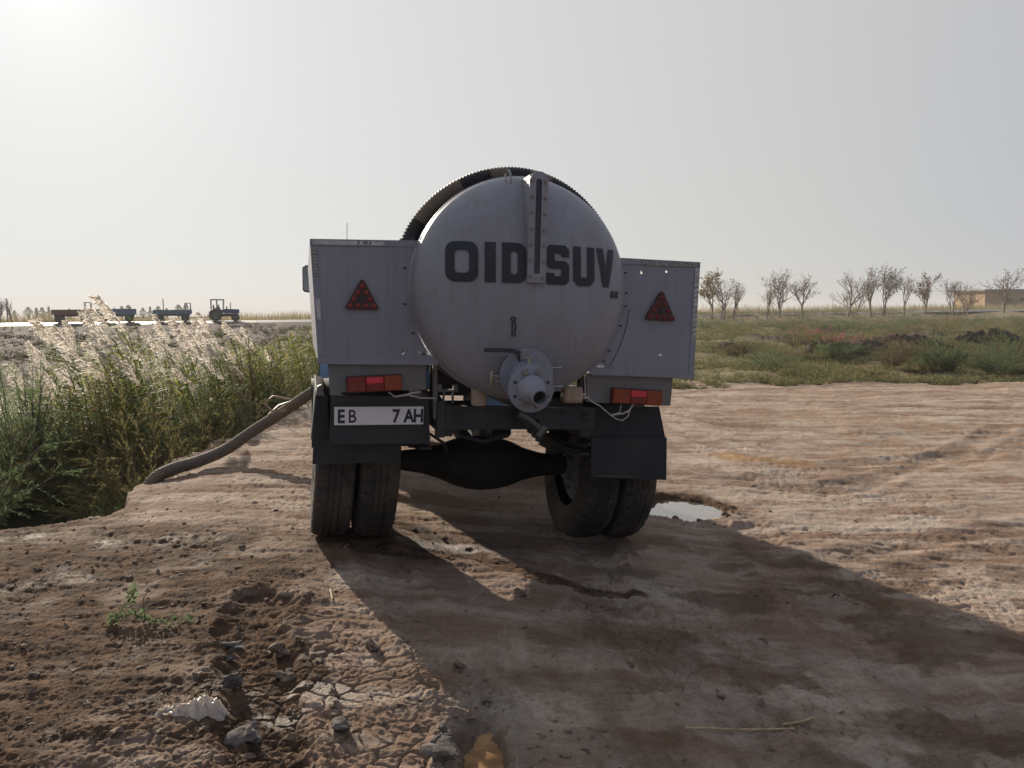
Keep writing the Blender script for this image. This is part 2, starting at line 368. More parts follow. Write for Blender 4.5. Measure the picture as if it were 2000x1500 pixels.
    if fine:
        near2 = 1 - sstep(22, 45, r)
        z = z + near2 * (.022 * fbm(x * .9, y * .9, 101, 3) * (1 - .4 * field))
        m = np.clip(rough, 0, 2.2) * near2
        b1 = np.abs(fbm(x * 4.2, y * 6.5, 103, 3)); b2 = np.abs(fbm(x * 15, y * 15, 104, 3)); b3 = fbm(x * 42, y * 42, 105, 2)
        clod = np.clip(fbm(x * 9, y * 9, 106, 3) - .25, 0, 1)
        b4 = fbm(x * 95, y * 95, 108, 2) * (1 - sstep(5, 9, r))
        z = z + m * (.0035 * b1 + .0042 * fbm(x * 13, y * 13, 110, 4) + .0030 * b2 + .0040 * b3 + .0026 * b4 + .007 * clod) * (1 + .8 * field)
        streak = fbm(x * 2.2 + y * .5, y * 9.0, 107, 3); z = z + .010 * streak * near2 * (1 - p1) * (1 - p2)
        # drying cracks
        f1, f2 = voronoi(x * 11 + .9 * perlin(x * 4, y * 4, 7), y * 11 + .9 * perlin(x * 4 + 9, y * 4, 8), 13)
        ck = 1 - sstep(.02, .14, f2 - f1)
        cm = gauss(np.hypot((x + 1.2) / .36, (y - 2.55) / .30), 1.0) + .7 * gauss(np.hypot((x + .45) / .5, (y - 3.1) / .5), 1.0) + .65 * sstep(-.1, .45, fbm(x * .8 + 5, y * .8, 109, 3)) * near
        z = z - .016 * ck * np.clip(cm, 0, 1) * (1 - dl * .6)
        mud = np.maximum(pale, .95 * sstep(.22, .50, fbm(x * 1.9 + 3, y * 3.4, 160, 5)) * sstep(-.3, .6, x) * near)
    return dict(z=z, damp=np.clip(damp, 0, 1), veg=np.clip(veg, 0, 1), mound=mound, ditch=ditch, pale=np.clip(mud, 0, 1), edge=edge, shine=shine, sand=sand)
GRID = {}
def H(x, y):
    """height of the finished ground sheet"""
    A, R, Z = GRID['A'], GRID['R'], GRID['Z']; r = hypot(x, y); a = atan2(x, y)
    i = min(max(int(np.searchsorted(R, r)) - 1, 0), len(R) - 2); k = min(max(int(np.searchsorted(A, a)) - 1, 0), len(A) - 2)
    f = min(max((r - R[i]) / (R[i + 1] - R[i]), 0), 1); g = min(max((a - A[k]) / (A[k + 1] - A[k]), 0), 1)
    return float((Z[i, k] * (1 - g) + Z[i, k + 1] * g) * (1 - f) + (Z[i + 1, k] * (1 - g) + Z[i + 1, k + 1] * g) * f)

# ------------------------------------------------------------------ ground sheet
def ground_material():
    t = NT('ground_mud'); P = t.n('ShaderNodeNewGeometry').outputs['Position']
    a = t.noise(1.3, 8, .62, P); b = t.noise(9, 8, .68, P); c = t.noise(55, 6, .7, P); s = t.noise(1.0, 6, .62, P, stretch=(.8, 3.2, 1)); w = t.noise(.25, 4, .5, P)
    dry = t.mix(t.ramp(a, (.36, 0.), (.64, 1.)), (.365, .288, .232), (.485, .400, .334))
    dry = t.mix(t.ramp(s, (.42, 0.), (.60, 1.)), (.240, .165, .120), dry)
    dry = t.mix(t.math('MULTIPLY', t.ramp(w, (.5, 0.), (.62, 1.)), .35), dry, (.33, .235, .15))
    dry = t.mix(t.math('MULTIPLY', t.ramp(b, (.50, 0.), (.68, 1.)), .5), dry, (.19, .128, .092))
    dry = t.mix(t.math('MULTIPLY', t.ramp(c, (.53, 0.), (.62, 1.)), .45), dry, (.150, .108, .080))
    sm = t.noise(1.0, 7, .65, P, stretch=(5.5, 1.6, 1), dist=.6); dry = t.mix(t.math('MULTIPLY', t.ramp(sm, (.54, 0.), (.66, 1.)), .34), dry, (.165, .115, .085)); dry = t.mix(t.math('MULTIPLY', t.ramp(sm, (.30, 1.), (.42, 0.)), .45), dry, (.50, .425, .355))
    dry = t.mix(t.math('MULTIPLY', t.attr('pale'), .42), dry, (.36, .33, .29))
    dry = t.mix(t.math('MULTIPLY', t.attr('sand'), .75), dry, (.33, .205, .095))
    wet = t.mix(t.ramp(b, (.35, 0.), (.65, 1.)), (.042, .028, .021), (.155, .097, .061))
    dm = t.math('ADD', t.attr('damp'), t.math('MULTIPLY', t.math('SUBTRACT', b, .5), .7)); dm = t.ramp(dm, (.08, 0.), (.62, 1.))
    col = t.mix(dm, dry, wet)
    gn = t.noise(1.7, 6, .6, P); gr = t.mix(t.ramp(gn, (.38, 0.), (.62, 1.)), (.095, .098, .045), (.215, .18, .10))
    gr = t.mix(t.math('MULTIPLY', t.ramp(t.noise(.35, 5, .6, P), (.5, 0.), (.66, 1.)), .6), gr, (.20, .135, .085))
    vm = t.ramp(t.math('ADD', t.attr('veg'), t.math('MULTIPLY', t.math('SUBTRACT', gn, .5), .8)), (.35, 0.), (.75, 1.))
    col = t.mix(t.math('MULTIPLY', vm, .85), col, gr)
    mo = t.mix(t.ramp(b, (.4, 0.), (.65, 1.)), (.052, .040, .034), (.105, .080, .066))
    col = t.mix(t.ramp(t.math('ADD', t.attr('mound'), t.math('MULTIPLY', t.math('SUBTRACT', b, .5), .6)), (.25, 0.), (.6, 1.)), col, mo)
    rough = t.math('SUBTRACT', .93, t.math('MULTIPLY', t.math('MULTIPLY', t.attr('damp'), t.ramp(a, (.46, 0.), (.62, 1.))), .30))
    rough = t.math('SUBTRACT', rough, t.math('MULTIPLY', t.attr('shine'), .30))
    hgt = t.math('ADD', t.math('MULTIPLY', b, .7), t.math('MULTIPLY', c, .5)); hgt = t.math('ADD', hgt, t.math('MULTIPLY', t.noise(170, 3, .6, P), .18))
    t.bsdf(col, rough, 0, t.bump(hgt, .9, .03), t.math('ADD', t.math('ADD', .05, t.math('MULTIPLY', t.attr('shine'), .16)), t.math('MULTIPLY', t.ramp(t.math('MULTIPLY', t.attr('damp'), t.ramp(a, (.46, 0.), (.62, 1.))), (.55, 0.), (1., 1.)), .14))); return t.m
M_GROUND = ground_material()

def build_ground():
    A = [radians(a) for a in np.concatenate([np.arange(-180, -56, 4.0), np.arange(-56, -48, .6), np.arange(-48, 48, .125), np.arange(48, 56, .6), np.arange(56, 180, 4.0)])]
    A = np.array(A); R = [.35, .8, 1.2, 1.6, 1.9]; r = 2.1
    while r < 40: R.append(r); r += min(.24, max(.005, .68 * r * r / (1.55 * 768)))
    while r < 5200: R.append(r); r *= 1.06 if r < 160 else 1.14
    R = np.array(R); na, nr = len(A), len(R)
    X = (R[:, None] * np.sin(A)[None, :]).ravel(); Y = (R[:, None] * np.cos(A)[None, :]).ravel()
    T = terrain(X, Y)
    V = np.stack([X, Y, T['z']], 1); i = np.arange(nr - 1)[:, None] * na; k = np.arange(na)[None, :]; k2 = (k + 1) % na
    Fq = np.stack([i + k, i + na + k, i + na + k2, i + k2], -1).reshape(-1, 4)
    V = np.vstack([V, [[0, 0, float(terrain(np.array([0.]), np.array([0.]))['z'][0])]]])
    c = len(V) - 1; cap = np.stack([np.full(na, c), np.arange(na), (np.arange(na) + 1) % na, (np.arange(na) + 1) % na], 1)
    GRID.update(A=A, R=R, Z=T['z'].reshape(nr, na))
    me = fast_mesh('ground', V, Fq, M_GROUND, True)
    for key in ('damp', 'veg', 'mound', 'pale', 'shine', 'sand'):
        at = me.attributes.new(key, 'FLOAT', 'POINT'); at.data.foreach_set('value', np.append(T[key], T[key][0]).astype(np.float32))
    return tag(link('ground', me), kind='structure')
build_ground()

# ------------------------------------------------------------------ water
def water_mat(name, col, rough=.04, bscale=6, bstr=.05, coat=0):
    t = NT(name); P = t.n('ShaderNodeNewGeometry').outputs['Position']; n = t.noise(bscale, 4, .5, P)
    t.bsdf(t.mix(t.ramp(t.noise(9, 5, .6, P, dist=1.2), (.4, 0.), (.6, 1.)), col, tuple(x * .66 for x in col)), rough, 0, t.bump(n, bstr, .02), .5, coat); return t.m
M_WATER = water_mat('ditch_water', (.030, .030, .020), .04, 16, .9)
M_PUD = water_mat('puddle_water', (.17, .135, .105), .02, 5, .02, 1.0)
M_PUDO = water_mat('muddy_water', (.40, .245, .125), .07, 22, .16, .6)
w = MB(); w.add([(-16, 4.6, WATER_Z), (-3.0, 4.6, WATER_Z), (-3.2, 19, WATER_Z), (-16, 19, WATER_Z)], [(0, 1, 2, 3)])
tag(obj('water', w, M_WATER), kind='structure')
def puddle(name, cx, cy, rx, ry, z, mat, label):
    m = MB(); n = 40; m.add([(cx, cy, z)] + [(cx + rx * cos(2 * pi * k / n), cy + ry * sin(2 * pi * k / n), z) for k in range(n)], [(0, 1 + k, 1 + (k + 1) % n) for k in range(n)])
    o = obj(name, m, mat); tag(o, kind='structure'); o['label'] = label
PUD_Z = H(1.45, 6.62) + .080
puddle('puddle', 1.45, 6.62, .52, .58, PUD_Z, M_PUD, 'sky reflecting puddle beside the right rear tyres')
puddle('puddle', -.115, 2.50, .14, .45, H(-.115, 2.50) + .028, M_PUDO, 'orange muddy puddle in the wheel rut in front')

# ------------------------------------------------------------------ materials of the truck
M_GREY = painted('grey_truck_paint', (.275, .29, .34), .42, (.19, .155, .12), .40, 2.2, .16, streaks=.42)
M_GREY2 = painted('grey_box_paint', (.255, .272, .335), .46, (.18, .15, .12), .38, 2.6, .34, streaks=.38)
M_BRACK = painted('grey_bracket_paint', (.17, .175, .18), .55, (.16, .125, .09), .7, 4, .12)
M_FRAME = painted('black_chassis_paint', (.026, .029, .034), .6, (.075, .062, .05), .45, 5, .15)
M_AXLE = painted('oily_black_axle', (.012, .013, .015), .7, (.045, .037, .03), .5, 4, .3, .2)
M_RUBBER = painted('mud_flap_rubber', (.018, .021, .030), .62, (.09, .075, .06), .35, 4, .1, .4)
M_TYRE = painted('tyre_rubber', (.030, .030, .031), .75, (.14, .108, .080), .85, 4, .25, .3)
M_TYRED = painted('muddy_tyre_rubber', (.030, .030, .030), .78, (.15, .11, .075), .95, 3, .3, .3)
M_RIM = painted('wheel_rim_paint', (.13, .14, .15), .6, (.13, .10, .075), .8, 5, .1)
M_GLASSD = plain('sight_glass', (.022, .024, .034), .10, 0, .2, 8, .02)
M_STEEL = plain('worn_steel', (.32, .32, .33), .38, .8, .25, 30, .1)
M_LET = plain('dark_lettering', (.012, .014, .020), .45, 0, .2, 10, .03)
t_ = NT('worn_painted_lettering'); w1 = t_.noise(9, 8, .7); w2 = t_.noise(60, 4, .7)
t_.bsdf(t_.mix(t_.ramp(t_.math('ADD', t_.math('MULTIPLY', w1, .7), t_.math('MULTIPLY', w2, .3)), (.60, 0.), (.68, 1.)), (.016, .018, .026), (.20, .21, .245)), .5); M_WORN = t_.m
M_RED = plain('red_lens', (.17, .012, .012), .25, 0, .25, 40, .15)
M_REDB = plain('bright_red_reflector', (.62, .035, .06), .22, 0, .15, 70, .12)
M_AMB = plain('orange_lens', (.235, .034, .012), .25, 0, .2, 40, .15)
M_DKRED = plain('dark_red_housing', (.055, .012, .012), .4, 0, .3, 20, .05)
M_LENS = plain('dull_red_lens', (.26, .028, .018), .3, 0, .3, 30, .1)
M_PLATE = plain('white_plate', (.74, .74, .77), .35, 0, .05, 20, .02)
M_TAPE = plain('worn_reflective_tape', (.46, .46, .46), .4, 0, .30, 22, .08)
M_TAPED = plain('scuffed_tape_print', (.20, .19, .18), .5, 0, .35, 40, .08)
M_PLASTIC = plain('dusty_beige_plastic', (.36, .28, .20), .5, 0, .22, 18, .12)
M_WIRE = plain('pale_wire', (.50, .47, .43), .5, 0, .15, 30, .02)
M_WIREB = plain('black_wire', (.02, .02, .022), .5, 0, .15, 30, .02)
M_HOSE = painted('grey_hose', (.155, .135, .112), .78, (.215, .155, .108), .95, 2.5, .2, .2)
M_CABB = painted('cab_paint', (.10, .20, .34), .4, (.20, .165, .13), .35, 2, .1)
M_CABGL = plain('cab_glass', (.03, .035, .04), .06, 0, .1, 4, .0)
M_MIRR = plain('mirror_glass', (.20, .21, .22), .12, 1, .05, 4, .0)
M_CHROME = plain('bare_bright_metal', (.60, .60, .60), .25, 1, .1, 20, .03)
t_ = NT('wrapped_hose'); g_ = t_.attr('wrap')
t_.bsdf(t_.mix(t_.ramp(t_.math('ADD', g_, t_.math('MULTIPLY', t_.math('SUBTRACT', t_.noise(14, 5, .6), .5), .5)), (.4, 0.), (.6, 1.)), (.020, .021, .024), (.16, .125, .095)), .65, 0, t_.bump(t_.noise(50, 4, .6), .3, .01)); M_WRAP = t_.m

# ------------------------------------------------------------------ the tank truck (local frame: x to the right, y forward, z up)
YAW, BODY_ROLL, AXLE_ROLL = radians(15), radians(2.0), radians(5.1)
def frame_matrix(o, roll):
    f = Vector((-sin(YAW), cos(YAW), 0)); r0 = Vector((cos(YAW), sin(YAW), 0)); u0 = Vector((0, 0, 1))
    r = r0 * cos(roll) - u0 * sin(roll); u = u0 * cos(roll) + r0 * sin(roll)
    return Matrix(((r.x, f.x, u.x, o[0]), (r.y, f.y, u.y, o[1]), (r.z, f.z, u.z, o[2]), (0, 0, 0, 1)))
TM = frame_matrix((-.2343, 5.2729, -.08), BODY_ROLL)
truck = thing('tank_truck', 'grey water tank truck seen from behind, parked on the muddy bank', 'tank truck')
truck.matrix_world = TM
AM = TM.inverted() @ frame_matrix((-.2343, 5.2729, -.085), AXLE_ROLL) @ Matrix.Translation((-.032, 0, 0))
def tp(name, mb, mat, smooth=None, bevel=0, parent=None, label=None):
    o = obj(name, mb, mat, parent or truck, smooth, bevel)
    if label: o['label'] = label
    return o
TX, TZ, TR, TY, DOME = .022, 1.675, .640, -.82, .25      # tank axis, radius, rear rim, dome depth
def dome_y(x, z, off=0.0):
    q = min(.9999, ((x - TX) ** 2 + (z - TZ) ** 2) / TR ** 2); return TY - DOME * sqrt(1 - q) - off
prof = [(TY - DOME * cos(a), TR * sin(a)) for a in np.linspace(0, pi / 2, 34)]
prof += [(TY + .004, TR + .006), (TY + .014, TR + .007), (TY + .02, TR + .001), (TY + 1.0, TR), (2.2, TR)] + [(2.2 + .2 * (1 - (k / 8) ** 2) ** .5, TR * k / 8) for k in range(8, -1, -1)]
m = MB(); m.lathe(prof, 96, 'y', (TX, 0, TZ)); tank = tp('tank', m, M_GREY, 35)
m = MB()
for yb in (.15, 1.25):
    m = MB(); m.lathe([(yb, TR), (yb, TR + .012), (yb + .06, TR + .012), (yb + .06, TR)], 64, 'y', (TX, 0, TZ)); tp('tank_strap', m, M_FRAME, 35, parent=tank)
# sight gauge on the dome: side walls, slotted face, glass, bolts
gx0, gx1, gz0, gz1, gy = -.019, .087, 1.70, 2.287, -1.092
m = MB(); m.prism([(gx0 + .004, gz0), (gx1 - .004, gz0), (gx1 - .004, gz1 - .004), (gx0 + .004, gz1 - .004)], gy + .012, -.83); g = tp('gauge_box', m, M_GREY, parent=tank)
cxg = (gx0 + gx1) / 2
outer = [(gx0, gz0), (gx1, gz0), (gx1, gz1 - .03), (gx1 - .012, gz1 - .006), (cxg + .02, gz1 + .012), (cxg - .02, gz1 + .012), (gx0 + .012, gz1 - .006), (gx0, gz1 - .03)]
slot = [(cxg + .0165 * cos(a), 2.243 + .0165 * sin(a)) for a in np.linspace(0, pi, 9)] + [(cxg - .0165, gz0 + .05), (cxg + .0165, gz0 + .05)]
m = MB(); m.prism(outer, gy - .004, gy + .010, [slot]); tp('gauge_plate', m, M_GREY, bevel=.002, parent=tank)
m = MB(); m.prism([(cxg - .022, gz0 + .03), (cxg + .022, gz0 + .03), (cxg + .022, 2.28), (cxg - .022, 2.28)], gy + .006, gy + .011); tp('gauge_glass', m, M_GLASSD, parent=tank)
bolt_me = None
def hexbolt(r, h):
    q = MB(); q.tube([(0, 0, 0), (0, -h, 0)], r, 6); q.tube([(0, .002, 0), (0, -h * .3, 0)], r * 1.35, 10); return q
bm_g = hexbolt(.0085, .009).mesh('bolt', M_GREY)
for k in range(7):
    for sx in (gx0 + .016, gx1 - .016): link('bolt', bm_g, tank, (sx, gy - .004, 2.250 - k * .086 - (.006 if sx > .05 else 0)))
# lifting lug beside the gauge
m = MB(); q = [(-.093 + .012 * sin(a) , -.905 - .01 * sin(a), 2.285 + .045 * cos(a)) for a in np.linspace(-.2, 2 * pi - .9, 18)]
m.tube(q, .0075, 8); tp('lifting_eye', m, M_STEEL, 40, parent=tank)
# block letters on the dome: strokes follow its curve
def dome_strip(m, x0, x1, z0, z1, sk0=0, sk1=0):
    nx = max(2, int(abs(x1 - x0) / .02)); nz = max(2, int(abs(z1 - z0) / .02)); vs = []; fs = []
    for j in range(nz + 1):
        for i in range(nx + 1):
            z = z0 + (z1 - z0) * j / nz; sk = sk0 + (sk1 - sk0) * j / nz; x = x0 + (x1 - x0) * i / nx + sk; vs.append((x, dome_y(x, z, .006), z))
    for j in range(nz):
        for i in range(nx):
            a = j * (nx + 1) + i; fs.append((a, a + 1, a + nx + 2, a + nx + 1))
    m.add(vs, fs)
LZ0, LZ1 = 1.695, 1.915
def ring(w, h, r, n=5):
    out = []
    for cx, cz, a0 in ((w - r, h - r, 0), (r, h - r, pi / 2), (r, r, pi), (w - r, r, 1.5 * pi)):
        out += [(cx + r * cos(a0 + pi / 2 * k / n), cz + r * sin(a0 + pi / 2 * k / n)) for k in range(n + 1)]
    return out
def letter(x0, loops):
    """2-D outline with holes, cut fine and laid on the curved dome"""
    tris = tessellate_polygon([[Vector((p[0], p[1], 0)) for p in l] for l in loops]); flat = [p for l in loops for p in l]
    bm = bmesh.new(); vs = [bm.verts.new((p[0], 0, p[1])) for p in flat]
    for t3 in tris:
        try: bm.faces.new([vs[i] for i in t3])
        except ValueError: pass
    for _ in range(4):
        lg = [e for e in bm.edges if e.calc_length() > .022]
        if not lg: break
        bmesh.ops.subdivide_edges(bm, edges=lg, cuts=1, use_grid_fill=False); bmesh.ops.triangulate(bm, faces=bm.faces)
    m = MB(); bm.verts.index_update()
    m.add([(v.co.x + x0, dome_y(v.co.x + x0, v.co.z + LZ0, .006), v.co.z + LZ0) for v in bm.verts], [tuple(v.index for v in f.verts) for f in bm.faces]); bm.free(); return m
def sub(loop, dx, dz): return [(a + dx, b + dz) for a, b in loop]
h_ = LZ1 - LZ0; st_ = .048
def o_loops(w, r): return [ring(w, h_, r), sub(ring(w - 2 * st_, h_ - 2 * st_, r * .45), st_, st_)[::-1]]
d_out = [(0, 0)] + [(.135 - .05 + .05 * cos(a), .05 + .05 * sin(a)) for a in np.linspace(-pi / 2, 0, 6)] + [(.135 - .05 + .05 * cos(a), h_ - .05 + .05 * sin(a)) for a in np.linspace(0, pi / 2, 6)] + [(0, h_)]
s_out = [(.015, 0), (.115, 0), (.138, .022), (.138, .110), (.115, .132), (.048, .132), (.048, .172), (.090, .172), (.090, .155), (.138, .155), (.138, .198), (.115, h_), (.022, h_), (0, .198), (0, .110), (.022, .088), (.090, .088), (.090, .048), (.048, .048), (.048, .065), (0, .065), (0, .015)]
u_out = [(.03, 0), (.108, 0), (.138, .03), (.138, h_), (.090, h_), (.090, .048), (.048, .048), (.048, h_), (0, h_), (0, .03)]
v_out = [(.046, 0), (.086, 0), (.132, h_), (.086, h_), (.066, .10), (.046, h_), (0, h_)]
for x0, loops in ((-.455, o_loops(.172, .05)), (-.248, [[(0, 0), (.060, 0), (.060, h_), (0, h_)]]), (-.155, [d_out, sub(ring(.135 - 2 * st_, h_ - 2 * st_, .018), st_, st_)[::-1]]), (.096, [s_out]), (.260, [u_out]), (.414, [v_out])):
    tp('painted_letter', letter(x0, loops), M_WORN, 60, parent=tank)
m = MB(); dome_strip(m, .520, .545, 1.635, 1.675); tp('painted_letter', m, M_WORN, 60, parent=tank)
m = MB(); dome_strip(m, .556, .578, 1.635, 1.675); tp('painted_letter', m, M_WORN, 60, parent=tank)
m = MB(); pc = [(-.066, 1.405), (-.072, 1.425), (-.066, 1.46), (-.078, 1.485), (-.070, 1.505), (-.090, 1.512), (-.098, 1.500)]; m.tube([(a, dome_y(a, b, .006), b) for a, b in pc], .004, 6)
m.tube([(a, dome_y(a, b, .006), b) for a, b in [(-.098, 1.506), (-.090, 1.49), (-.084, 1.40)]], .0035, 6); tp('wire_clip', m, M_LET, 60, parent=tank)

# side lockers: open-topped sheet metal trays that hug the tank
def arc(a0, a1, r, n=12): return [(TX + r * cos(a), TZ + r * sin(a)) for a in np.linspace(a0, a1, n)]
def hole(x, z, rx, rz, n=8, ph=0): return [(x + rx * cos(ph + 2 * pi * k / n), z + rz * sin(ph + 2 * pi * k / n)) for k in range(n)]
def locker(side):
    s = side
    if s < 0:
        tl, bl = (-1.166, 1.905), (-1.119, 1.236); it, ib = (-.578, 1.925), (-.470, 1.237); rr = TR + .012
        a0, a1 = pi - math.asin((1.925 - TZ) / rr), pi + math.asin((TZ - 1.245) / rr)
        inner = arc(a0, a1, rr, 14); out = [tl] + inner + [ib, bl]
        holes = [hole(-.655, 1.300, .009, .013), [(-.566, 1.283), (-.556, 1.283), (-.563, 1.312)], [(-.518, 1.283), (-.500, 1.283), (-.512, 1.303), (-.519, 1.305)]]
    else:
        tl, bl = (1.181, 1.882), (1.170, 1.165); ib = (.480, 1.190); rr = TR + .010
        a0, a1 = math.asin((1.885 - TZ) / rr), -math.asin((TZ - 1.285) / rr)
        out = [tl] + arc(a0, a1, rr, 14) + [(.50, 1.235), ib, bl]
        holes = [hole(.786, 1.803, .008, .012), hole(.952, 1.816, .007, .009), [(.515, 1.222), (.570, 1.222), (.570, 1.275), (.545, 1.255)], [(.92, 1.300), (.945, 1.310), (.948, 1.296)]]
    Y0, Y1 = -.80, 1.9
    m = MB(); m.prism(out, Y0, Y0 + .006, holes); box = tp('side_locker', m, M_GREY2)
    ox = lambda z: tl[0] + (bl[0] - tl[0]) * (tl[1] - z) / (tl[1] - bl[1])
    m = MB(); zt, zb = tl[1], bl[1]; e = -s * .006
    m.hexa([(ox(zb), Y0 + .006, zb), (ox(zb) + e, Y0 + .006, zb), (ox(zb) + e, Y1, zb), (ox(zb), Y1, zb)], [(ox(zt), Y0 + .006, zt), (ox(zt) + e, Y0 + .006, zt), (ox(zt) + e, Y1, zt), (ox(zt), Y1, zt)])
    tp('side_panel', m, M_GREY2, parent=box)
    xi = .50 * s; m = MB(); m.hexa([(ox(zb) + e, Y0 + .006, zb), (xi, Y0 + .006, zb + .002), (xi, Y1, zb + .002), (ox(zb) + e, Y1, zb)], [(ox(zb) + e, Y0 + .006, zb + .008), (xi, Y0 + .006, zb + .010), (xi, Y1, zb + .010), (ox(zb) + e, Y1, zb + .008)]); tp('floor_panel', m, M_GREY2, parent=box)
    m = MB(); m.hexa([(ox(zb) + e, Y1, zb), (xi, Y1, zb), (xi, Y1 + .006, zb), (ox(zb) + e, Y1 + .006, zb)], [(ox(zt) + e, Y1, zt), (s * .60, Y1, zt), (s * .60, Y1 + .006, zt), (ox(zt) + e, Y1 + .006, zt)]); tp('front_panel', m, M_GREY2, parent=box)
    # angle-iron frame along the edges, a little proud of the sheet
    yf = Y0 - .005; fwid = .036
    it2 = out[1]
    m = MB(); m.prism([tl, it2, (it2[0] - s * .0, it2[1] - fwid), (tl[0], tl[1] - fwid)], yf, Y0); tp('top_rail', m, M_GREY2, bevel=.0015, parent=box)
    m = MB(); zt2 = tl[1] - fwid - .0015; zb2 = bl[1] + fwid * 1.0
    m.prism([(ox(zt2), zt2), (ox(zt2) - s * fwid, zt2), (ox(zb2) - s * fwid, zb2), (ox(zb2), zb2)], yf + .001, Y0); tp('corner_rail', m, M_GREY2, bevel=.0015, parent=box)
    m = MB(); ibx = (-.455 if s < 0 else .470); ibz = ib[1]
    m.prism([(bl[0] + s * .004, bl[1] - .010), (ibx, ibz - .012), (ibx, ibz + .032), (bl[0] + s * .004, bl[1] + fwid - .003)], yf - .004, Y0); tp('bottom_rail', m, M_GREY2, bevel=.002, parent=box)
    # rivet marks and small dents along the tank edge
    m = MB()
    for a in ([2.75, 3.0, 3.3, 3.55, 3.75] if s < 0 else [.18, .0, -.12, -.3, -.55, -.75]):
        p = (TX + (TR + .035) * cos(a), TZ + (TR + .035) * sin(a)); m.tube([(p[0], Y0 + .001, p[1]), (p[0], Y0 - .007, p[1])], .006, 6); m.box(p[0] - .013, p[0] + .006, Y0 - .004, Y0, p[1] - .0035, p[1] + .0035)
    tp('rivet', m, M_LET, parent=box)['kind'] = 'stuff'
    # curved seam where the inner flange is folded
    aa = np.linspace(-.14, -.66, 12); m = MB()
    if s > 0: m.tube([(TX + (TR + .06 + .03 * k / 11) * cos(a), Y0 - .001, TZ + (TR + .06 + .03 * k / 11) * sin(a)) for k, a in enumerate(aa)], .0022, 5); tp('folded_seam', m, M_LET, parent=box)
    return box, ox, tl, bl, yf
boxL, oxL, tlL, blL, yfL = locker(-1)
boxR, oxR, tlR, blR, yfR = locker(1)
boxL['label'] = 'sheet metal locker left of the tank'; boxR['label'] = 'sheet metal locker right of the tank'
# worn reflective tape with broken print
m = MB(); m.prism([(-1.150, 1.876), (-.765, 1.888), (-.765, 1.909), (-1.150, 1.900)], yfL - .002, yfL - .0005); tp('reflective_tape', m, M_TAPE, parent=boxL)
m = MB()
for x in (-.915, -.885, -.872, -.850): m.prism([(x, 1.888), (x + .012, 1.888), (x + .016, 1.906), (x + .004, 1.906)], yfL - .004, yfL - .0022)
tp('tape_print', m, M_TAPED, parent=boxL)
m = MB(); m.prism([(oxL(1.865) + .008, 1.845), (oxL(1.845) + .032, 1.845), (oxL(1.68) + .032, 1.680), (oxL(1.68) + .008, 1.680)], yfL - .0015, yfL + .0005); tp('reflective_tape', m, M_TAPED, parent=boxL)
m = MB()
for k in range(9):
    z = 1.835 - k * .0175; x = oxL(z); m.prism([(x + .010, z), (x + .030, z - .003), (x + .031, z - .007), (x + .010, z - .004)], yfL - .003, yfL - .0018)
    m.prism([(x + .027, z - .003), (x + .030, z - .003), (x + .030, z - .0175), (x + .027, z - .0175)], yfL - .003, yfL - .0018) if k % 3 else None
tp('tape_print', m, M_TAPE, parent=boxL)
m = MB(); m.prism([(oxL(1.58) + .008, 1.585), (oxL(1.58) + .032, 1.585), (oxL(1.47) + .030, 1.470), (oxL(1.47) + .009, 1.472)], yfL - .002, yfL + .0005); tp('reflective_tape', m, M_TAPE, parent=boxL)
m = MB(); m.prism([(.79, 1.846), (1.176, 1.852), (1.176, 1.878), (.79, 1.879)], yfR - .0015, yfR - .0003); tp('reflective_tape', m, M_TAPED, parent=boxR)
m = MB()
for k in range(18):
    x = .80 + k * .0205; hgt = .022 if k % 3 == 0 else .013
    m.prism([(x, 1.852), (x + .0045, 1.852), (x + .0035, 1.852 + hgt), (x - .001, 1.852 + hgt)], yfR - .003, yfR - .0018)
    if k % 3 == 1: m.prism([(x, 1.852), (x + .014, 1.852), (x + .014, 1.856), (x, 1.856)], yfR - .003, yfR - .0018)
    if k % 4 == 0: m.prism([(x, 1.870), (x + .012, 1.870), (x + .012, 1.874), (x, 1.874)], yfR - .003, yfR - .0018)
tp('tape_print', m, M_TAPE, parent=boxR)
m = MB(); m.prism([(oxR(1.84) - .003, 1.843), (oxR(1.84) - .032, 1.843), (oxR(1.40) - .031, 1.400), (oxR(1.40) - .003, 1.400)], yfR - .001, yfR + .0008); tp('reflective_tape', m, M_TAPE, parent=boxR)
m = MB(); rg = random.Random(4)
for k in range(14):
    z = 1.83 - k * .031; x = oxR(z); m.prism([(x - .005, z), (x - .030, z - .012), (x - .030, z - .012 - rg.uniform(.003, .012)), (x - .005, z - rg.uniform(.003, .010))], yfR - .0025, yfR - .0012)
tp('tape_print', m, M_TAPED, parent=boxR)

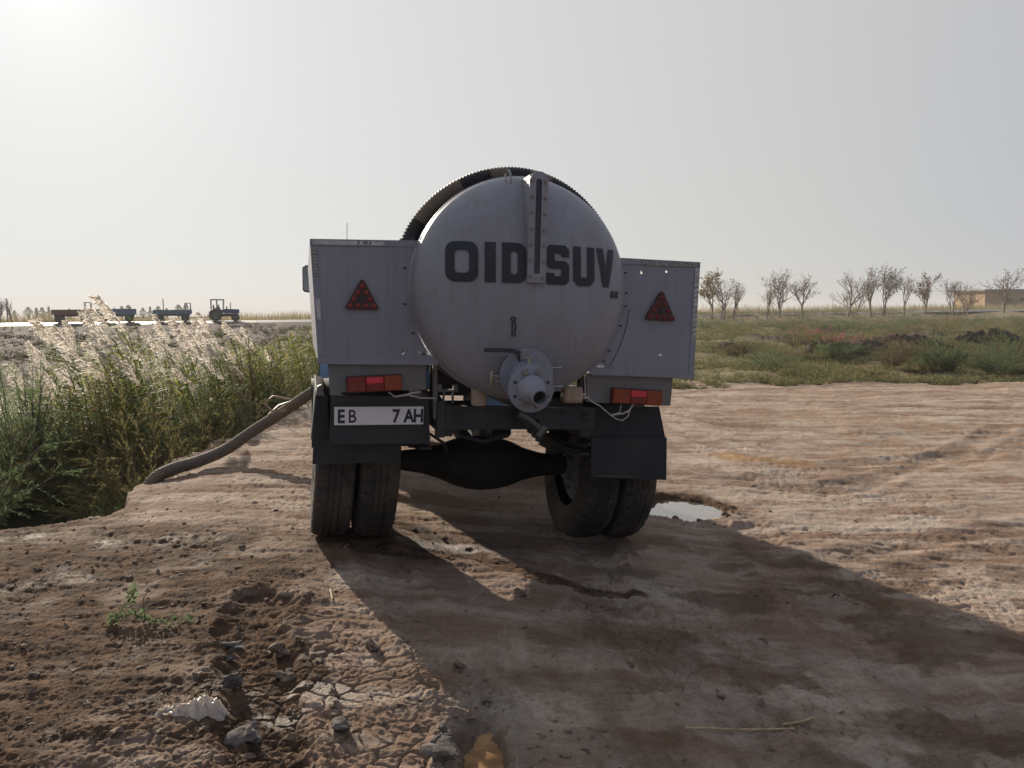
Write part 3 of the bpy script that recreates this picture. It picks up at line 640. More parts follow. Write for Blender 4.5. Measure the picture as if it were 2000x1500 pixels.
# triangle reflectors with nine round lenses
def reflector(cx, z0, wdt, hgt, tilt, dark):
    t = link('warning_triangle', None, truck); mm = Matrix.Translation((cx, -.806, z0)) @ Matrix.Rotation(tilt, 4, 'Y')
    t.matrix_local = mm
    a, r = wdt / 2, .010
    m = MB(); m.prism([(-a, .0), (-a + .012, -.006), (a - .012, -.006), (a, .0), (a - .004, .012), (.010, hgt - .004), (0, hgt), (-.010, hgt - .004), (-a + .004, .012)], -.016, 0); o = obj('housing', m, M_DKRED, t, None, .002)
    lm = MB(); lm.lathe([(-.004, 0), (-.0035, .006), (-.001, .0115), (.002, .0125)], 14, 'y'); me = lm.mesh('lens', M_LENS if not dark else M_RED, 60)
    rows = [[(0, .125)], [(-.023, .088), (.023, .088)], [(-.044, .052), (.044, .052)], [(-.064, .015), (-.021, .015), (.021, .015), (.064, .015)]]
    for row in rows:
        for x, z in row: link('lens', me, t, (x * wdt / .18, -.018, z * hgt / .160))
    m = MB(); m.prism([(-.018, .036), (.018, .036), (.016, .070), (-.016, .070)], -.0185, -.0165); obj('hub_plate', m, M_LET, t)
    return t
reflector(-.885, 1.537, .182, .158, radians(0), False)['label'] = 'triangle reflector with clear round lenses on the left locker'
reflector(.917, 1.520, .200, .172, radians(1.5), True)['label'] = 'dark triangle reflector on the right locker'

# lamp brackets and tail lamps
m = MB(); m.prism([(-1.067, 1.228), (-.525, 1.232), (-.517, 1.082), (-.985, 1.068), (-1.0, 1.052), (-1.053, 1.051)], -.776, -.771); brL = tp('lamp_bracket', m, M_BRACK)
m = MB(); m.prism([(.462, 1.172), (1.041, 1.166), (1.032, .988), (1.022, .981), (.98, .984), (.476, 1.007)], -.776, -.771); brR = tp('lamp_bracket', m, M_BRACK)
m = MB(); m.box(-1.05, -.53, -.771, -.70, 1.218, 1.224); m.box(-.53, -.52, -.771, -.60, 1.08, 1.224); tp('bracket_flange', m, M_BRACK, parent=brL)
m = MB(); m.box(.47, 1.03, -.771, -.70, 1.155, 1.161); m.box(.466, .474, -.771, -.60, 1.01, 1.15); tp('bracket_flange', m, M_BRACK, parent=brR)
def tail_lamp(x0, x1, zc, hgt, tilt, left):
    t = link('tail_lamp', None, truck); t.matrix_local = Matrix.Translation(((x0 + x1) / 2, -.778, zc)) @ Matrix.Rotation(tilt, 4, 'Y')
    L = x1 - x0; h = hgt / 2
    def seg(a, b, z0, z1, mat, name, yy=-.045): 
        m = MB(); m.box((a - .5) * L, (b - .5) * L, yy, -.004, z0, z1); return obj(name, m, mat, t, None, .006)
    m = MB(); m.box(-.5 * L - .004, .5 * L + .004, -.014, 0, -h - .004, h + .004); obj('housing', m, M_DKRED, t, None, .003)
    if left: cuts = [(0, .335, M_RED), (.34, .665, M_RED), (.67, 1, M_AMB)]
    else: cuts = [(0, .345, M_AMB), (.35, .675, M_RED), (.68, 1, M_AMB)]
    for a, b, mt in cuts: seg(a, b, -h, h, mt, 'lens')
    seg(.345, .66, .0, h - .006, M_REDB, 'reflector', -.051)
    return t
tail_lamp(-.962, -.660, 1.119, .086, radians(-3.0), True)['label'] = 'left tail lamp, tilted up to the right'
tail_lamp(.625, .953, 1.041, .090, radians(3.2), False)['label'] = 'right tail lamp, drooping to the right'

# number plate, its lettering, the dark panel behind
m = MB(); m.prism([(-1.045, 1.045), (-.490, 1.030), (-.475, .755), (-1.055, .765)], -.70, -.694); tp('plate_panel', m, M_FRAME)
m = MB(); m.prism([(-1.036, .866), (-.512, .866), (-.512, .985), (-1.036, .985)], -.712, -.703); npl = tp('number_plate', m, M_FRAME, bevel=.002)
m = MB(); m.prism([(-1.028, .873), (-.519, .873), (-.519, .978), (-1.028, .978)], -.716, -.711); tp('plate_face', m, M_PLATE, bevel=.002, parent=npl)
def glyph(name, txt, x, z, size, ysurf, parent, mat, sx=.82):
    c = bpy.data.curves.new(name, 'FONT'); c.body = txt; c.size = size; c.extrude = .0012; c.offset = .0036 if txt != 'B' else .0012; c.align_x = 'LEFT'
    tmp = link('text', c); bpy.context.view_layer.update(); me = bpy.data.meshes.new_from_object(tmp.evaluated_get(bpy.context.evaluated_depsgraph_get()))
    me.name = name; bpy.data.objects.remove(tmp); me.materials.clear(); me.materials.append(mat)
    o = link(name, me, parent, (x, ysurf, z), (pi / 2, 0, 0)); o.scale = (sx, 1, 1); return o
for txt, x in (('E', -1.012), ('B', -.952), ('7', -.700), ('A', -.633), ('H', -.580)): glyph('plate_character', txt, x, .888, .106, -.7168, npl, M_LET, .80)

# chassis: rails, rear cross-member with bolts, coupling, springs, axle
m = MB(); m.box(-.405, -.345, -.72, 5.2, .80, .985); m.box(.455, .515, -.72, 5.2, .78, .965); tp('chassis_rail', m, M_FRAME, bevel=.004)
m = MB(); m.prism([(-.400, .846), (.530, .838), (.534, .966), (-.402, .986)], -.760, -.735); cross = tp('rear_cross_member', m, M_FRAME, bevel=.004)
m = MB(); m.prism([(-.395, .984), (.530, .964), (.530, .970), (-.395, .990)], -.80, -.735); tp('top_flange', m, M_FRAME, parent=cross)
m = MB(); m.prism([(-.450, .80), (-.400, .80), (-.400, 1.01), (-.440, 1.01)], -.765, -.70); tp('end_plate', m, M_FRAME, parent=cross)
bm_f = hexbolt(.008, .010).mesh('bolt', M_LET)
for x, z in [(-.345, .945), (-.305, .945), (-.345, .905), (-.305, .905), (.455, .925), (.488, .925), (.455, .892), (.488, .892), (-.14, .955), (-.14, .865), (.33, .945), (.33, .875)]: link('bolt', bm_f, cross, (x, -.761, z))
m = MB(); q = Matrix.Translation((.105, -.80, .885)) @ Matrix.Rotation(radians(38), 4, 'Y')
m.box(-.105, .03, -.045, .03, -.03, .03, q); m.box(.02, .095, -.075, .02, -.044, .044, q); hitch = tp('towing_hook', m, M_FRAME, bevel=.006)
m = MB(); m.tube([q @ Vector(p) for p in ((-.10, -.05, .0), (-.04, -.055, .012), (.06, -.085, .012))], .014, 8); m.tube([q @ Vector((.055, -.10, -.035)), q @ Vector((.055, -.10, .035))], .017, 10); tp('hook_latch', m, M_RIM, 40, parent=hitch)
m = MB()
for k, (hw, z) in enumerate([(.75, .70), (.68, .685), (.55, .67), (.42, .655), (.30, .64), (.2, .625)]):
    for x in (-.50, .50): m.tube([(x, hw * t, z + .10 * t * t * hw) for t in np.linspace(-1, 1, 9)], .012, 4); m.box(x - .035, x + .035, -hw * .9, hw * .9, z - .004, z + .006)
sp = tp('leaf_spring', m, M_FRAME); sp.matrix_local = AM @ Matrix.Translation((0, 0, .0))
m = MB(); pr = [(-.80, .045), (-.60, .062), (-.42, .085), (-.30, .115), (-.20, .158), (-.10, .182), (0, .190), (.10, .182), (.20, .158), (.30, .115), (.42, .085), (.60, .062), (.80, .045)]
m.lathe(pr, 24, 'x', (0, 0, .505)); axle = tp('rear_axle', m, M_AXLE, 45); axle.matrix_local = AM
m = MB(); m.lathe([(-.175, .0), (-.172, .05), (-.155, .10), (-.12, .14), (-.05, .17)], 24, 'y', (0, 0, .505)); m.tube([(0, .1, .505), (0, .35, .56), (0, 2.2, .75)], .055, 10); o = tp('differential_cover', m, M_AXLE, 60, parent=axle)
m = MB(); m.box(.20, .36, .55, .75, .60, .79); m.box(-.1, .06, .2, .5, .70, .80); tp('gearbox_housing', m, M_FRAME, bevel=.01)
m = MB(); m.tube([(-.55, -.32, .78), (-.42, -.36, .76), (-.33, -.34, .70), (-.30, -.3, .64)], .010, 6); tp('brake_hose', m, M_WIREB, 50); m = MB(); m.tube([(-.30, -.70, .80), (-.16, -.73, .765), (.0, -.71, .80)], .012, 6); tp('brake_hose', m, M_WIREB, 50)

# tyres: rounded section with a zigzag tread cut into it
def tyre_mesh(R=.495, W=.245, rim=.27, n=132, seed=0, mat=None):
    prof = []
    for k in range(25):
        u = -1 + 2 * k / 24; prof.append((u * W * .43, R - .016 * abs(u) ** 3.2, 1, u))
    side = [(.475, R - .035), (.50, R - .075), (.505, R - .125), (.48, R - .175), (.43, rim + .01), (.40, rim)]
    P = [(-a * W, r, 0, -1) for a, r in side[::-1]] + prof + [(a * W, r, 0, 1) for a, r in side]
    V = []; na = n
    for x, r, tr, u in P:
        for k in range(na):
            a = 2 * pi * k / na; rr = r
            if tr:
                zz = .10 * (2 * abs(((k / na * 33) % 1) - .5) - .5); d = min(abs(u - .36 - zz), abs(u + .36 - zz), abs(u - zz * .8))
                rr -= .011 * max(0, 1 - (d / .055) ** 4)
                if abs(u) > .60: rr -= .012 * (1 if ((k / na * 33 + (0 if u > 0 else .5)) % 1) < .25 else 0)
            V.append((x, rr * cos(a), rr * sin(a)))
    i = np.arange(len(P) - 1)[:, None] * na; k = np.arange(na)[None, :]; k2 = (k + 1) % na
    Fq = np.stack([i + k, i + k2, i + na + k2, i + na + k], -1).reshape(-1, 4)
    me = fast_mesh('tyre', V, Fq, mat, True); me.set_sharp_from_angle(angle=radians(28)); return me
TYRE = tyre_mesh(mat=M_TYRE); TYRED = tyre_mesh(W=.250, mat=M_TYRED)
m = MB(); m.lathe([(-.10, .272), (-.105, .285), (-.09, .288), (-.07, .255), (.0, .24), (.045, .235), (.05, .12), (.07, .10), (.07, .0)], 28, 'x'); RIM = m.mesh('rim', M_RIM, 30)
m = MB()
for k in range(6): m.tube([(.04, .17 * cos(k * pi / 3), .17 * sin(k * pi / 3)), (.075, .17 * cos(k * pi / 3), .17 * sin(k * pi / 3))], .016, 6)
m.lathe([(.06, .09), (.12, .085), (.125, 0)], 16, 'x'); HUB = m.mesh('hub', M_RIM, 30)
def wheel(x, y, z, base, muddy=False, flip=False):
    e = link('wheel', None, truck); e.matrix_local = base @ Matrix.Translation((x, y, z)) @ Matrix.Rotation(random.uniform(0, 3), 4, 'X') @ (Matrix.Rotation(pi, 4, 'Z') if flip else Matrix.Identity(4))
    link('tyre', TYRED if muddy else TYRE, e); link('rim', RIM, e); link('hub', HUB, e); return e
for x, mu, fl in ((-1.005, False, True), (-.735, True, False), (.735, True, True), (1.005, False, False)): wheel(x, 0, .493, AM, mu, fl)
for x in (-.88, .88): wheel(x, 3.7, .493, AM, False, x < 0)
m = MB(); m.tube([(-.85, 3.7, .49), (.85, 3.7, .49)], .05, 8); tp('front_axle', m, M_FRAME, 40)

# mudguards over the duals and rubber flaps
def mudguard(x0, x1, base, zc, r, a0, a1):
    vs = []; fs = []; n = 20
    for k in range(n + 1):
        a = a0 + (a1 - a0) * k / n
        for rr in (r, r + .008):
            for x in (x0, x1): vs.append((x, -rr * cos(a), zc + rr * sin(a)))
    for k in range(n):
        b = k * 4; c = b + 4; fs += [(b, b + 1, c + 1, c), (b + 2, c + 2, c + 3, b + 3), (b, c, c + 2, b + 2), (b + 1, b + 3, c + 3, c + 1)]
    q = MB(); q.add(vs, fs + [(0, 2, 3, 1), (n * 4, n * 4 + 1, n * 4 + 3, n * 4 + 2)]); return q
o = tp('mudguard', mudguard(-1.150, -.545, None, .50, .575, radians(22), radians(158)), M_RUBBER, 40)
o = tp('mudguard', mudguard(.545, 1.085, None, .42, .575, radians(22), radians(158)), M_RUBBER, 40)
m = MB(); m.hexa([(-1.155, -.555, .765), (-1.135, -.56, .765), (-1.135, .0, .90), (-1.155, .0, .90)], [(-1.128, -.56, 1.06), (-1.075, -.60, 1.03), (-1.075, .0, 1.09), (-1.128, .0, 1.11)]); m.hexa([(-1.150, -.60, .760), (-1.045, -.60, .760), (-1.045, -.585, .760), (-1.150, -.585, .760)], [(-1.128, -.62, 1.045), (-1.062, -.62, 1.035), (-1.062, -.605, 1.035), (-1.128, -.605, 1.045)]); fe = tp('fender_side', m, M_RUBBER, bevel=.006)
m = MB(); m.hexa([(-1.128, -.625, 1.035), (-1.075, -.625, 1.030), (-1.075, -.55, 1.03), (-1.128, -.55, 1.035)], [(-1.120, -.61, 1.085), (-1.095, -.60, 1.095), (-1.095, -.55, 1.095), (-1.12, -.55, 1.085)]); tp('fender_tip', m, M_BRACK, bevel=.006, parent=fe)
def flap(poly, y, mat=M_RUBBER, label=None):
    m = MB(); m.prism(poly, y, y + .010); o = tp('mud_flap', m, mat, bevel=.003); 
    if label: o['label'] = label
flap([(-1.140, .785), (-.630, .762), (-.640, .630), (-1.146, .632)], -.612)
flap([(.562, .770), (1.086, .760), (1.096, .478), (.566, .508)], -.640)
m = MB(); m.prism([(.545, .958), (1.030, .960), (1.083, .752), (.545, .748)], -.622, -.612); tp('flap_panel', m, M_RUBBER)
m = MB(); m.prism([(.60, .520), (.85, .507), (.85, .510), (.60, .523)], -.646, -.641); tp('flap_edge_strip', m, M_RIM)

# outlet valve: two flanges, body, tapered nozzle with an open end, lever, drain tap
vx, vz = .018, 1.182
m = MB(); m.lathe([(-.86, .118), (-.985, .120), (-.985, .152), (-1.002, .153), (-1.004, .150), (-1.004, .09)], 40, 'y', (vx, 0, vz)); valve = tp('outlet_valve', m, M_GREY2, 30); valve.location = (-.013, -.05, .004)
m = MB(); m.tube([(vx, -.99, vz), (.004, -1.075, 1.140), (-.002, -1.14, 1.122)], .098, 32); tp('valve_body', m, M_GREY2, 30, parent=valve)
fc = Vector((-.002, 0, 1.121)); m = MB(); m.lathe([(-1.128, .05), (-1.128, .124), (-1.142, .125), (-1.142, .06)], 40, 'y', fc); m.lathe([(-1.149, .05), (-1.149, .125), (-1.164, .126), (-1.166, .123), (-1.166, .05)], 40, 'y', fc); tp('flange', m, M_GREY2, 30, parent=valve)
m = MB(); P0, P1 = Vector((-.002, -1.166, 1.119)), Vector((-.004, -1.335, 1.092)); ax = (P1 - P0)
m.tube([P0, P0 + ax * .12, P0 + ax * .45, P0 + ax * .55, P1], .07, 28, False, [.082, .078, .058, .044, .042]); m.tube([P1, P0 + ax * .3], .036, 28, False); m.tube([P1, P1 + ax * .001], .04, 28, False, [.042, .036]); tp('nozzle', m, M_GREY2, 30, parent=valve)
m = MB(); m.tube([P0 + ax * .55, P0 + ax * .56], .0365, 24); tp('nozzle_shade_disc', m, M_LET, parent=valve)  # dark disc inside the pipe, coloured as the shade of its interior
bm_v = hexbolt(.0145, .014).mesh('bolt', M_GREY); bm_h = MB().cyl((0, 0, 0), (0, -.003, 0), .009, 12).mesh('hole_shade_disc', M_LET)  # empty holes are flat dark discs, their shade put into the colour
for k in range(8):
    a = pi / 8 + k * pi / 4; p = (fc.x + .099 * cos(a), -1.166, fc.z + .099 * sin(a)); up_ = abs(sin(a)) > .6
    link('bolt' if up_ else 'hole_shade_disc', bm_v if up_ else bm_h, valve, p)
m = MB(); m.box(-.245, -.085, -1.066, -1.056, 1.314, 1.337); m.hexa([(-.087, -1.066, 1.314), (-.040, -1.060, 1.288), (-.040, -1.045, 1.288), (-.087, -1.056, 1.314)], [(-.087, -1.066, 1.337), (-.034, -1.060, 1.322), (-.034, -1.045, 1.322), (-.087, -1.056, 1.337)])
m.tube([(-.043, -1.055, 1.30), (-.03, -1.0, 1.28), (-.02, -1.0, 1.25)], .009, 6); tp('valve_lever', m, M_FRAME, bevel=.003, parent=valve)
m = MB(); m.tube([(-.235, -1.04, 1.286), (-.15, -1.04, 1.291), (-.10, -1.03, 1.300)], .0055, 6); tp('lever_rod', m, M_STEEL, 40, parent=valve)
m = MB(); m.tube([(.010, -1.06, 1.236), (.010, -1.06, 1.285)], .008, 8); m.box(-.018, .030, -1.066, -1.054, 1.281, 1.287); m.tube([(.02, -1.06, 1.283), (.035, -1.06, 1.292)], .005, 6); m.tube([(.01, -1.06, 1.225), (.01, -1.06, 1.24)], .016, 8); tp('drain_tap', m, M_PLASTIC, 40, parent=valve)
st = MB(); st.tube([(0, 0, 0), (.045, -.01, .002)], .006, 8); st.tube([(.04, -.01, .002), (.062, -.012, .002)], .0085, 8); stm = st.mesh('clamp_stud', M_STEEL, 40)
for x, y, z, r in ((.160, -.99, 1.226, 0), (.168, -.99, 1.120, 0), (-.128, -.99, 1.176, pi), (-.124, -.99, 1.148, pi)): link('clamp_stud', stm, valve, (x, y, z), (0, 0, r))
m = MB(); m.tube([(-.180 + .012 * cos(a), -1.0 + .030 * cos(a), 1.162 + .040 * sin(a)) for a in np.linspace(0, 2 * pi, 24)], .007, 8, False); m.tube([(-.18, -1.0, 1.162), (-.11, -.96, 1.165)], .007, 8); m.tube([(-.18, -1.0, 1.125), (-.18, -1.0, 1.20)], .005, 6); tp('hand_wheel', m, M_PLASTIC, 40, parent=valve)

# tank saddle brackets, stays, wiring
m = MB(); m.box(-.425, -.325, -.70, -.64, 1.062, 1.074); m.box(-.435, -.410, -.70, -.66, 1.062, 1.105); m.box(-.340, -.315, -.70, -.66, 1.062, 1.105); m.box(-.40, -.392, -.70, -.66, .99, 1.062); m.box(-.345, -.337, -.70, -.66, .99, 1.062); tp('saddle_bracket', m, M_BRACK, bevel=.002)
m = MB(); m.prism([(-.465, 1.235), (-.440, 1.235), (-.430, .90), (-.455, .90)], -.70, -.66); tp('locker_stay', m, M_BRACK, bevel=.003); m = MB(); m.prism([(.448, 1.175), (.470, 1.175), (.465, .99), (.452, .99)], -.72, -.66); tp('locker_stay', m, M_BRACK, bevel=.003)
m = MB(); m.prism([(-.42, 1.235), (-.405, 1.235), (-.20, 1.09), (-.16, 1.0), (-.42, 1.0)], -.30, -.29); m.prism([(-.3, 1.0), (.45, .98), (.45, 1.06), (.30, 1.12), (-.1, 1.05)], .0, .01); tp('tank_saddle', m, M_FRAME)
m = MB(); m.tube([(-.73, -.785, 1.070), (-.70, -.79, 1.045), (-.66, -.79, 1.050), (-.58, -.79, 1.068), (-.55, -.785, 1.070)], .004, 6); m.tube([(-.69, -.78, 1.042), (-.62, -.785, 1.052), (-.55, -.785, 1.035), (-.46, -.77, 1.032)], .004, 6); tp('left_wiring', m, M_WIRE, 50).name = 'wiring'
m = MB()
m.tube([(.455, -.79, 1.045), (.50, -.80, 1.01), (.55, -.80, .985), (.60, -.80, .945), (.625, -.80, .925)], .004, 6); m.tube([(.625, -.80, .930), (.70, -.80, .938), (.74, -.80, .955), (.775, -.79, .995)], .005, 6)
m.tube([(.625, -.80, .925), (.66, -.80, .905), (.70, -.80, .895), (.735, -.80, .920), (.76, -.79, .985)], .0035, 6); m.tube([(.625, -.80, .93), (.68, -.80, .945), (.69, -.79, .99)], .003, 6); tp('wiring', m, M_WIRE, 50)
m = MB(); m.tube([(.455, -.79, 1.05), (.45, -.78, 1.16)], .004, 6); m.tube([(.44, -.79, 1.035), (.475, -.79, 1.038)], .008, 6); tp('wiring', m, M_WIRE, 50)

# cab, mirror and aerial in front of the tank
m = MB(); m.hexa([(-.92, 2.75, .75), (.92, 2.75, .75), (.92, 4.35, .75), (-.92, 4.35, .75)], [(-.92, 2.75, 1.50), (.92, 2.75, 1.50), (.92, 4.35, 1.50), (-.92, 4.35, 1.50)]); m.hexa([(-.92, 2.75, 1.5), (.92, 2.75, 1.5), (.92, 4.3, 1.5), (-.92, 4.3, 1.5)], [(-.82, 2.85, 2.12), (.82, 2.85, 2.12), (.82, 3.95, 2.12), (-.82, 3.95, 2.12)]); cab = tp('cab', m, M_CABB, bevel=.03)
m = MB(); m.hexa([(-.55, 4.35, .75), (.55, 4.35, .75), (.48, 5.35, .72), (-.48, 5.35, .72)], [(-.60, 4.35, 1.42), (.60, 4.35, 1.42), (.52, 5.30, 1.25), (-.52, 5.30, 1.25)]); tp('bonnet', m, M_CABB, bevel=.04, parent=cab)
m = MB(); m.prism([(-.6, 1.58), (.6, 1.58), (.55, 1.98), (-.55, 1.98)], 2.755, 2.765)
for s in (-1, 1): m.hexa([(s * .905, 3.0, 1.56), (s * .925, 3.0, 1.56), (s * .925, 4.1, 1.56), (s * .905, 4.1, 1.56)], [(s * .835, 3.05, 2.0), (s * .855, 3.05, 2.0), (s * .855, 3.85, 2.0), (s * .835, 3.85, 2.0)])
m.hexa([(-.8, 4.275, 1.55), (.8, 4.275, 1.55), (.8, 4.31, 1.55), (-.8, 4.31, 1.55)], [(-.72, 3.99, 2.05), (.72, 3.99, 2.05), (.72, 4.02, 2.05), (-.72, 4.02, 2.05)]); tp('cab_window', m, M_CABGL, parent=cab)
for s in (-1, 1):
    m = MB(); m.lathe([(0, .56), (.28, .56), (.30, .52)], 18, 'x', (s * .88 - .15, 3.7, .5), radians(-20), radians(200)); tp('front_fender', m, M_CABB, 40, parent=cab)
mr = MB(); px, pz = -1.155, 1.925
ol = [(px - .062 + .02 * 0, pz - .13), (px - .045, pz - .155), (px + .05, pz - .165), (px + .075, pz - .14), (px + .075, pz + .14), (px + .05, pz + .165), (px - .045, pz + .155), (px - .066, pz + .13)]
mr.prism(ol, 4.30, 4.36); mi = tp('side_mirror', mr, M_LET, bevel=.012)
m = MB(); m.prism([(px + (a - px) * .86, pz + (b - pz) * .90) for a, b in ol], 4.292, 4.299); tp('mirror_glass', m, M_MIRR, parent=mi)
m = MB(); m.tube([(-1.08, 4.33, 2.0), (-.90, 4.25, 2.0)], .012, 6); m.tube([(-1.08, 4.33, 1.82), (-.92, 4.25, 1.75)], .012, 6); tp('mirror_arm', m, M_LET, 40, parent=mi)
m = MB(); m.tube([(-.744, 3.6, 2.12), (-.744, 3.6, 2.52)], .0035, 6); tp('aerial', m, M_LET, 50)

# hose laid over the tank, and the suction hose down to the ditch
def ribbed(path, r, pitch, depth, n=14, wrap=None):
    P = [Vector(p) for p in path]; L = [0]
    for a, b in zip(P[:-1], P[1:]): L.append(L[-1] + (b - a).length)
    tot = L[-1]; k = int(tot / (pitch / 4)); pts = []; rs = []; s_ = []
    for i in range(k + 1):
        d = tot * i / k; j = min(np.searchsorted(L, d, 'right') - 1, len(P) - 2); f = (d - L[j]) / (L[j + 1] - L[j])
        p0, p1, p2, p3 = P[max(j - 1, 0)], P[j], P[j + 1], P[min(j + 2, len(P) - 1)]
        pts.append(.5 * ((2 * p1) + (p2 - p0) * f + (2 * p0 - 5 * p1 + 4 * p2 - p3) * f * f + (3 * p1 - p0 - 3 * p2 + p3) * f ** 3))
        rs.append(r + (depth if i % 4 == 1 else 0) + (depth * .5 if i % 4 in (0, 2) else 0)); s_.append(d)
    m = MB(); m.tube(pts, r, n, True, rs); return m, s_, n
ph = []
for a in np.linspace(radians(200), radians(-8), 40): ph.append(TM @ Vector((TX + .682 * cos(a), -.63 + .02 * sin(a * 3), TZ + .682 * sin(a))))
m, sl_, n_ = ribbed(ph, .041, .020, .007)
me = m.mesh('tank_hose', M_WRAP, 60); at = me.attributes.new('wrap', 'FLOAT', 'POINT')
vals = [];
for d in sl_: vals += [1.0 if (d * 1.0 + .35 * sin(d * 5)) % .62 > .36 else 0.0] * n_
at.data.foreach_set('value', np.array(vals, np.float32)[:len(me.vertices)])
tag(link('tank_hose', me), 'dark corrugated hose wrapped over the top of the grey tank', 'hose')
hp = [(-1.25, 7.80, .92), (-1.60, 7.80, .86), (-1.98, 7.75, .70), (-2.30, 7.66, .49), (-2.58, 7.55, .31), (-2.80, 7.40, .155), (-2.98, 7.16, .085), (-3.10, 6.92, .068), (-3.19, 6.76, .02), (-3.25, 6.72, -.10), (-3.28, 6.74, -.35), (-3.29, 6.76, -.8)]
m, sl_, n_ = ribbed(hp, .053, .028, .006)
tag(obj('suction_hose', m, M_HOSE, None, 60), 'thick ribbed grey suction hose running from the truck over the bank into the ditch', 'hose')
m = MB(); m.tube([(-2.20, 7.60, .62), (-2.36, 7.55, .66), (-2.44, 7.50, .60), (-2.36, 7.50, .52), (-2.24, 7.55, .52)], .012, 6); m.tube([(-2.2, 7.6, .6), (-2.3, 7.52, .57), (-2.4, 7.5, .48)], .010, 6)
tag(obj('rope_loop', m, M_PLASTIC, None, 50), 'dirty rope tied in a loop round the suction hose', 'rope')

# plastic can and canister wedged on the cross-member
m = MB(); m.lathe([(0, .0), (0, .040), (.006, .046), (.10, .046), (.118, .040), (.128, .026), (.128, 0)], 20, 'z'); jug = obj('plastic_can', m, M_PLASTIC, None, 35); jug.matrix_world = TM @ Matrix.Translation((-.205, -.78, .990))
tag(jug, 'beige plastic can upside down on the rear cross-member, left of the outlet valve', 'can')
m = MB()
for a in (-.9, .35): m.tube([(.026 * cos(a + .2) - .01 + (.03 if a > 0 else -.012), -.03, .108), (.012 + a * .02, -.046, .128), (.03 + a * .022, -.03, .112)], .010, 8)
obj('moulded_handle', m, M_PLASTIC, jug, 40)
m = MB(); m.tube([(0, -.044, .098), (0, -.050, .098)], .014, 12); obj('spout_shade_disc', m, M_LET, jug)  # no opening is cut: a dark disc paints the shade inside the spout
m = MB(); m.box(-.064, .064, -.05, .04, 0, .100); can = obj('canister', m, M_PLASTIC, None, None, .022); can.matrix_world = TM @ Matrix.Translation((.368, -.78, 1.004))
tag(can, 'square dusty beige canister on the cross-member, right of the outlet valve', 'canister')
m = MB(); m.tube([(-.062, -.02, .05), (-.075, -.02, .05)], .012, 8); m.tube([(.06, -.02, .05), (.085, -.02, .05)], .010, 8); obj('cap', m, M_WIRE, can, 40)

# ------------------------------------------------------------------ plants
def cross3(a, b): return np.array([a[1] * b[2] - a[2] * b[1], a[2] * b[0] - a[0] * b[2], a[0] * b[1] - a[1] * b[0]])
def nrm(v): return v / (np.linalg.norm(v) + 1e-9)
class Leafs:
    """blades, twigs and tiny leaves collected as triangles"""
    def __init__(s): s.v = []; s.f = []; s.n = 0
    def blade(s, p, d, L, w, droop, wind=(0, 0, 0), seg=4):
        p = np.array(p, float); d = nrm(np.array(d, float)); side = nrm(cross3(d, np.array([0, 0, 1.]) + .01)); b = s.n; st = L / seg
        for i in range(seg + 1):
            t = i / seg; ww = w * (1 - t ** 1.6) * .5 * min(1, .5 + 3 * t)
            if i < seg: s.v += [p - side * ww, p + side * ww]
            else: s.v += [p]
            d = nrm(d + np.array([wind[0], wind[1], wind[2] - droop]) / seg); p = p + d * st
        for i in range(seg - 1): a = b + 2 * i; s.f += [(a, a + 1, a + 3), (a, a + 3, a + 2)]
        a = b + 2 * (seg - 1); s.f += [(a, a + 1, a + 2)]; s.n = b + 2 * seg + 1
    def tri(s, p, d, L, w, side=None):
        p = np.asarray(p, float); d = nrm(np.asarray(d, float))
        if side is None: side = nrm(cross3(d, RNG.normal(size=3)))
        s.v += [p - side * w * .5, p + side * w * .5, p + d * L]; s.f.append((s.n, s.n + 1, s.n + 2)); s.n += 3
    def leaf(s, p, d, L, w):
        p = np.asarray(p, float); d = nrm(np.asarray(d, float)); side = nrm(cross3(d, RNG.normal(size=3))) * w * .5
        s.v += [p, p + d * L * .5 - side, p + d * L, p + d * L * .5 + side]; a = s.n; s.f += [(a, a + 1, a + 2), (a, a + 2, a + 3)]; s.n += 4
    def stem(s, pts, r0, r1, n=3):
        m = len(pts); b = s.n
        for i, p in enumerate(pts):
            t = nrm(np.array(pts[min(i + 1, m - 1)]) - np.array(pts[max(i - 1, 0)])); a = nrm(cross3(t, np.array([.31, .2, .93]))); c = cross3(t, a); r = r0 + (r1 - r0) * i / (m - 1)
            for k in range(n): w = 2 * pi * k / n; s.v.append(np.array(p) + (a * cos(w) + c * sin(w)) * r)
        for i in range(m - 1):
            for k in range(n):
                k2 = (k + 1) % n; A, B, C_, D = b + i * n + k, b + i * n + k2, b + (i + 1) * n + k2, b + (i + 1) * n + k; s.f += [(A, B, C_), (A, C_, D)]
        s.n += m * n
    def arr(s): return np.array(s.v, np.float32), np.array(s.f, np.int32)
    def mesh(s, name, mat): V, Fc = s.arr(); return fast_mesh(name, V, Fc, mat)

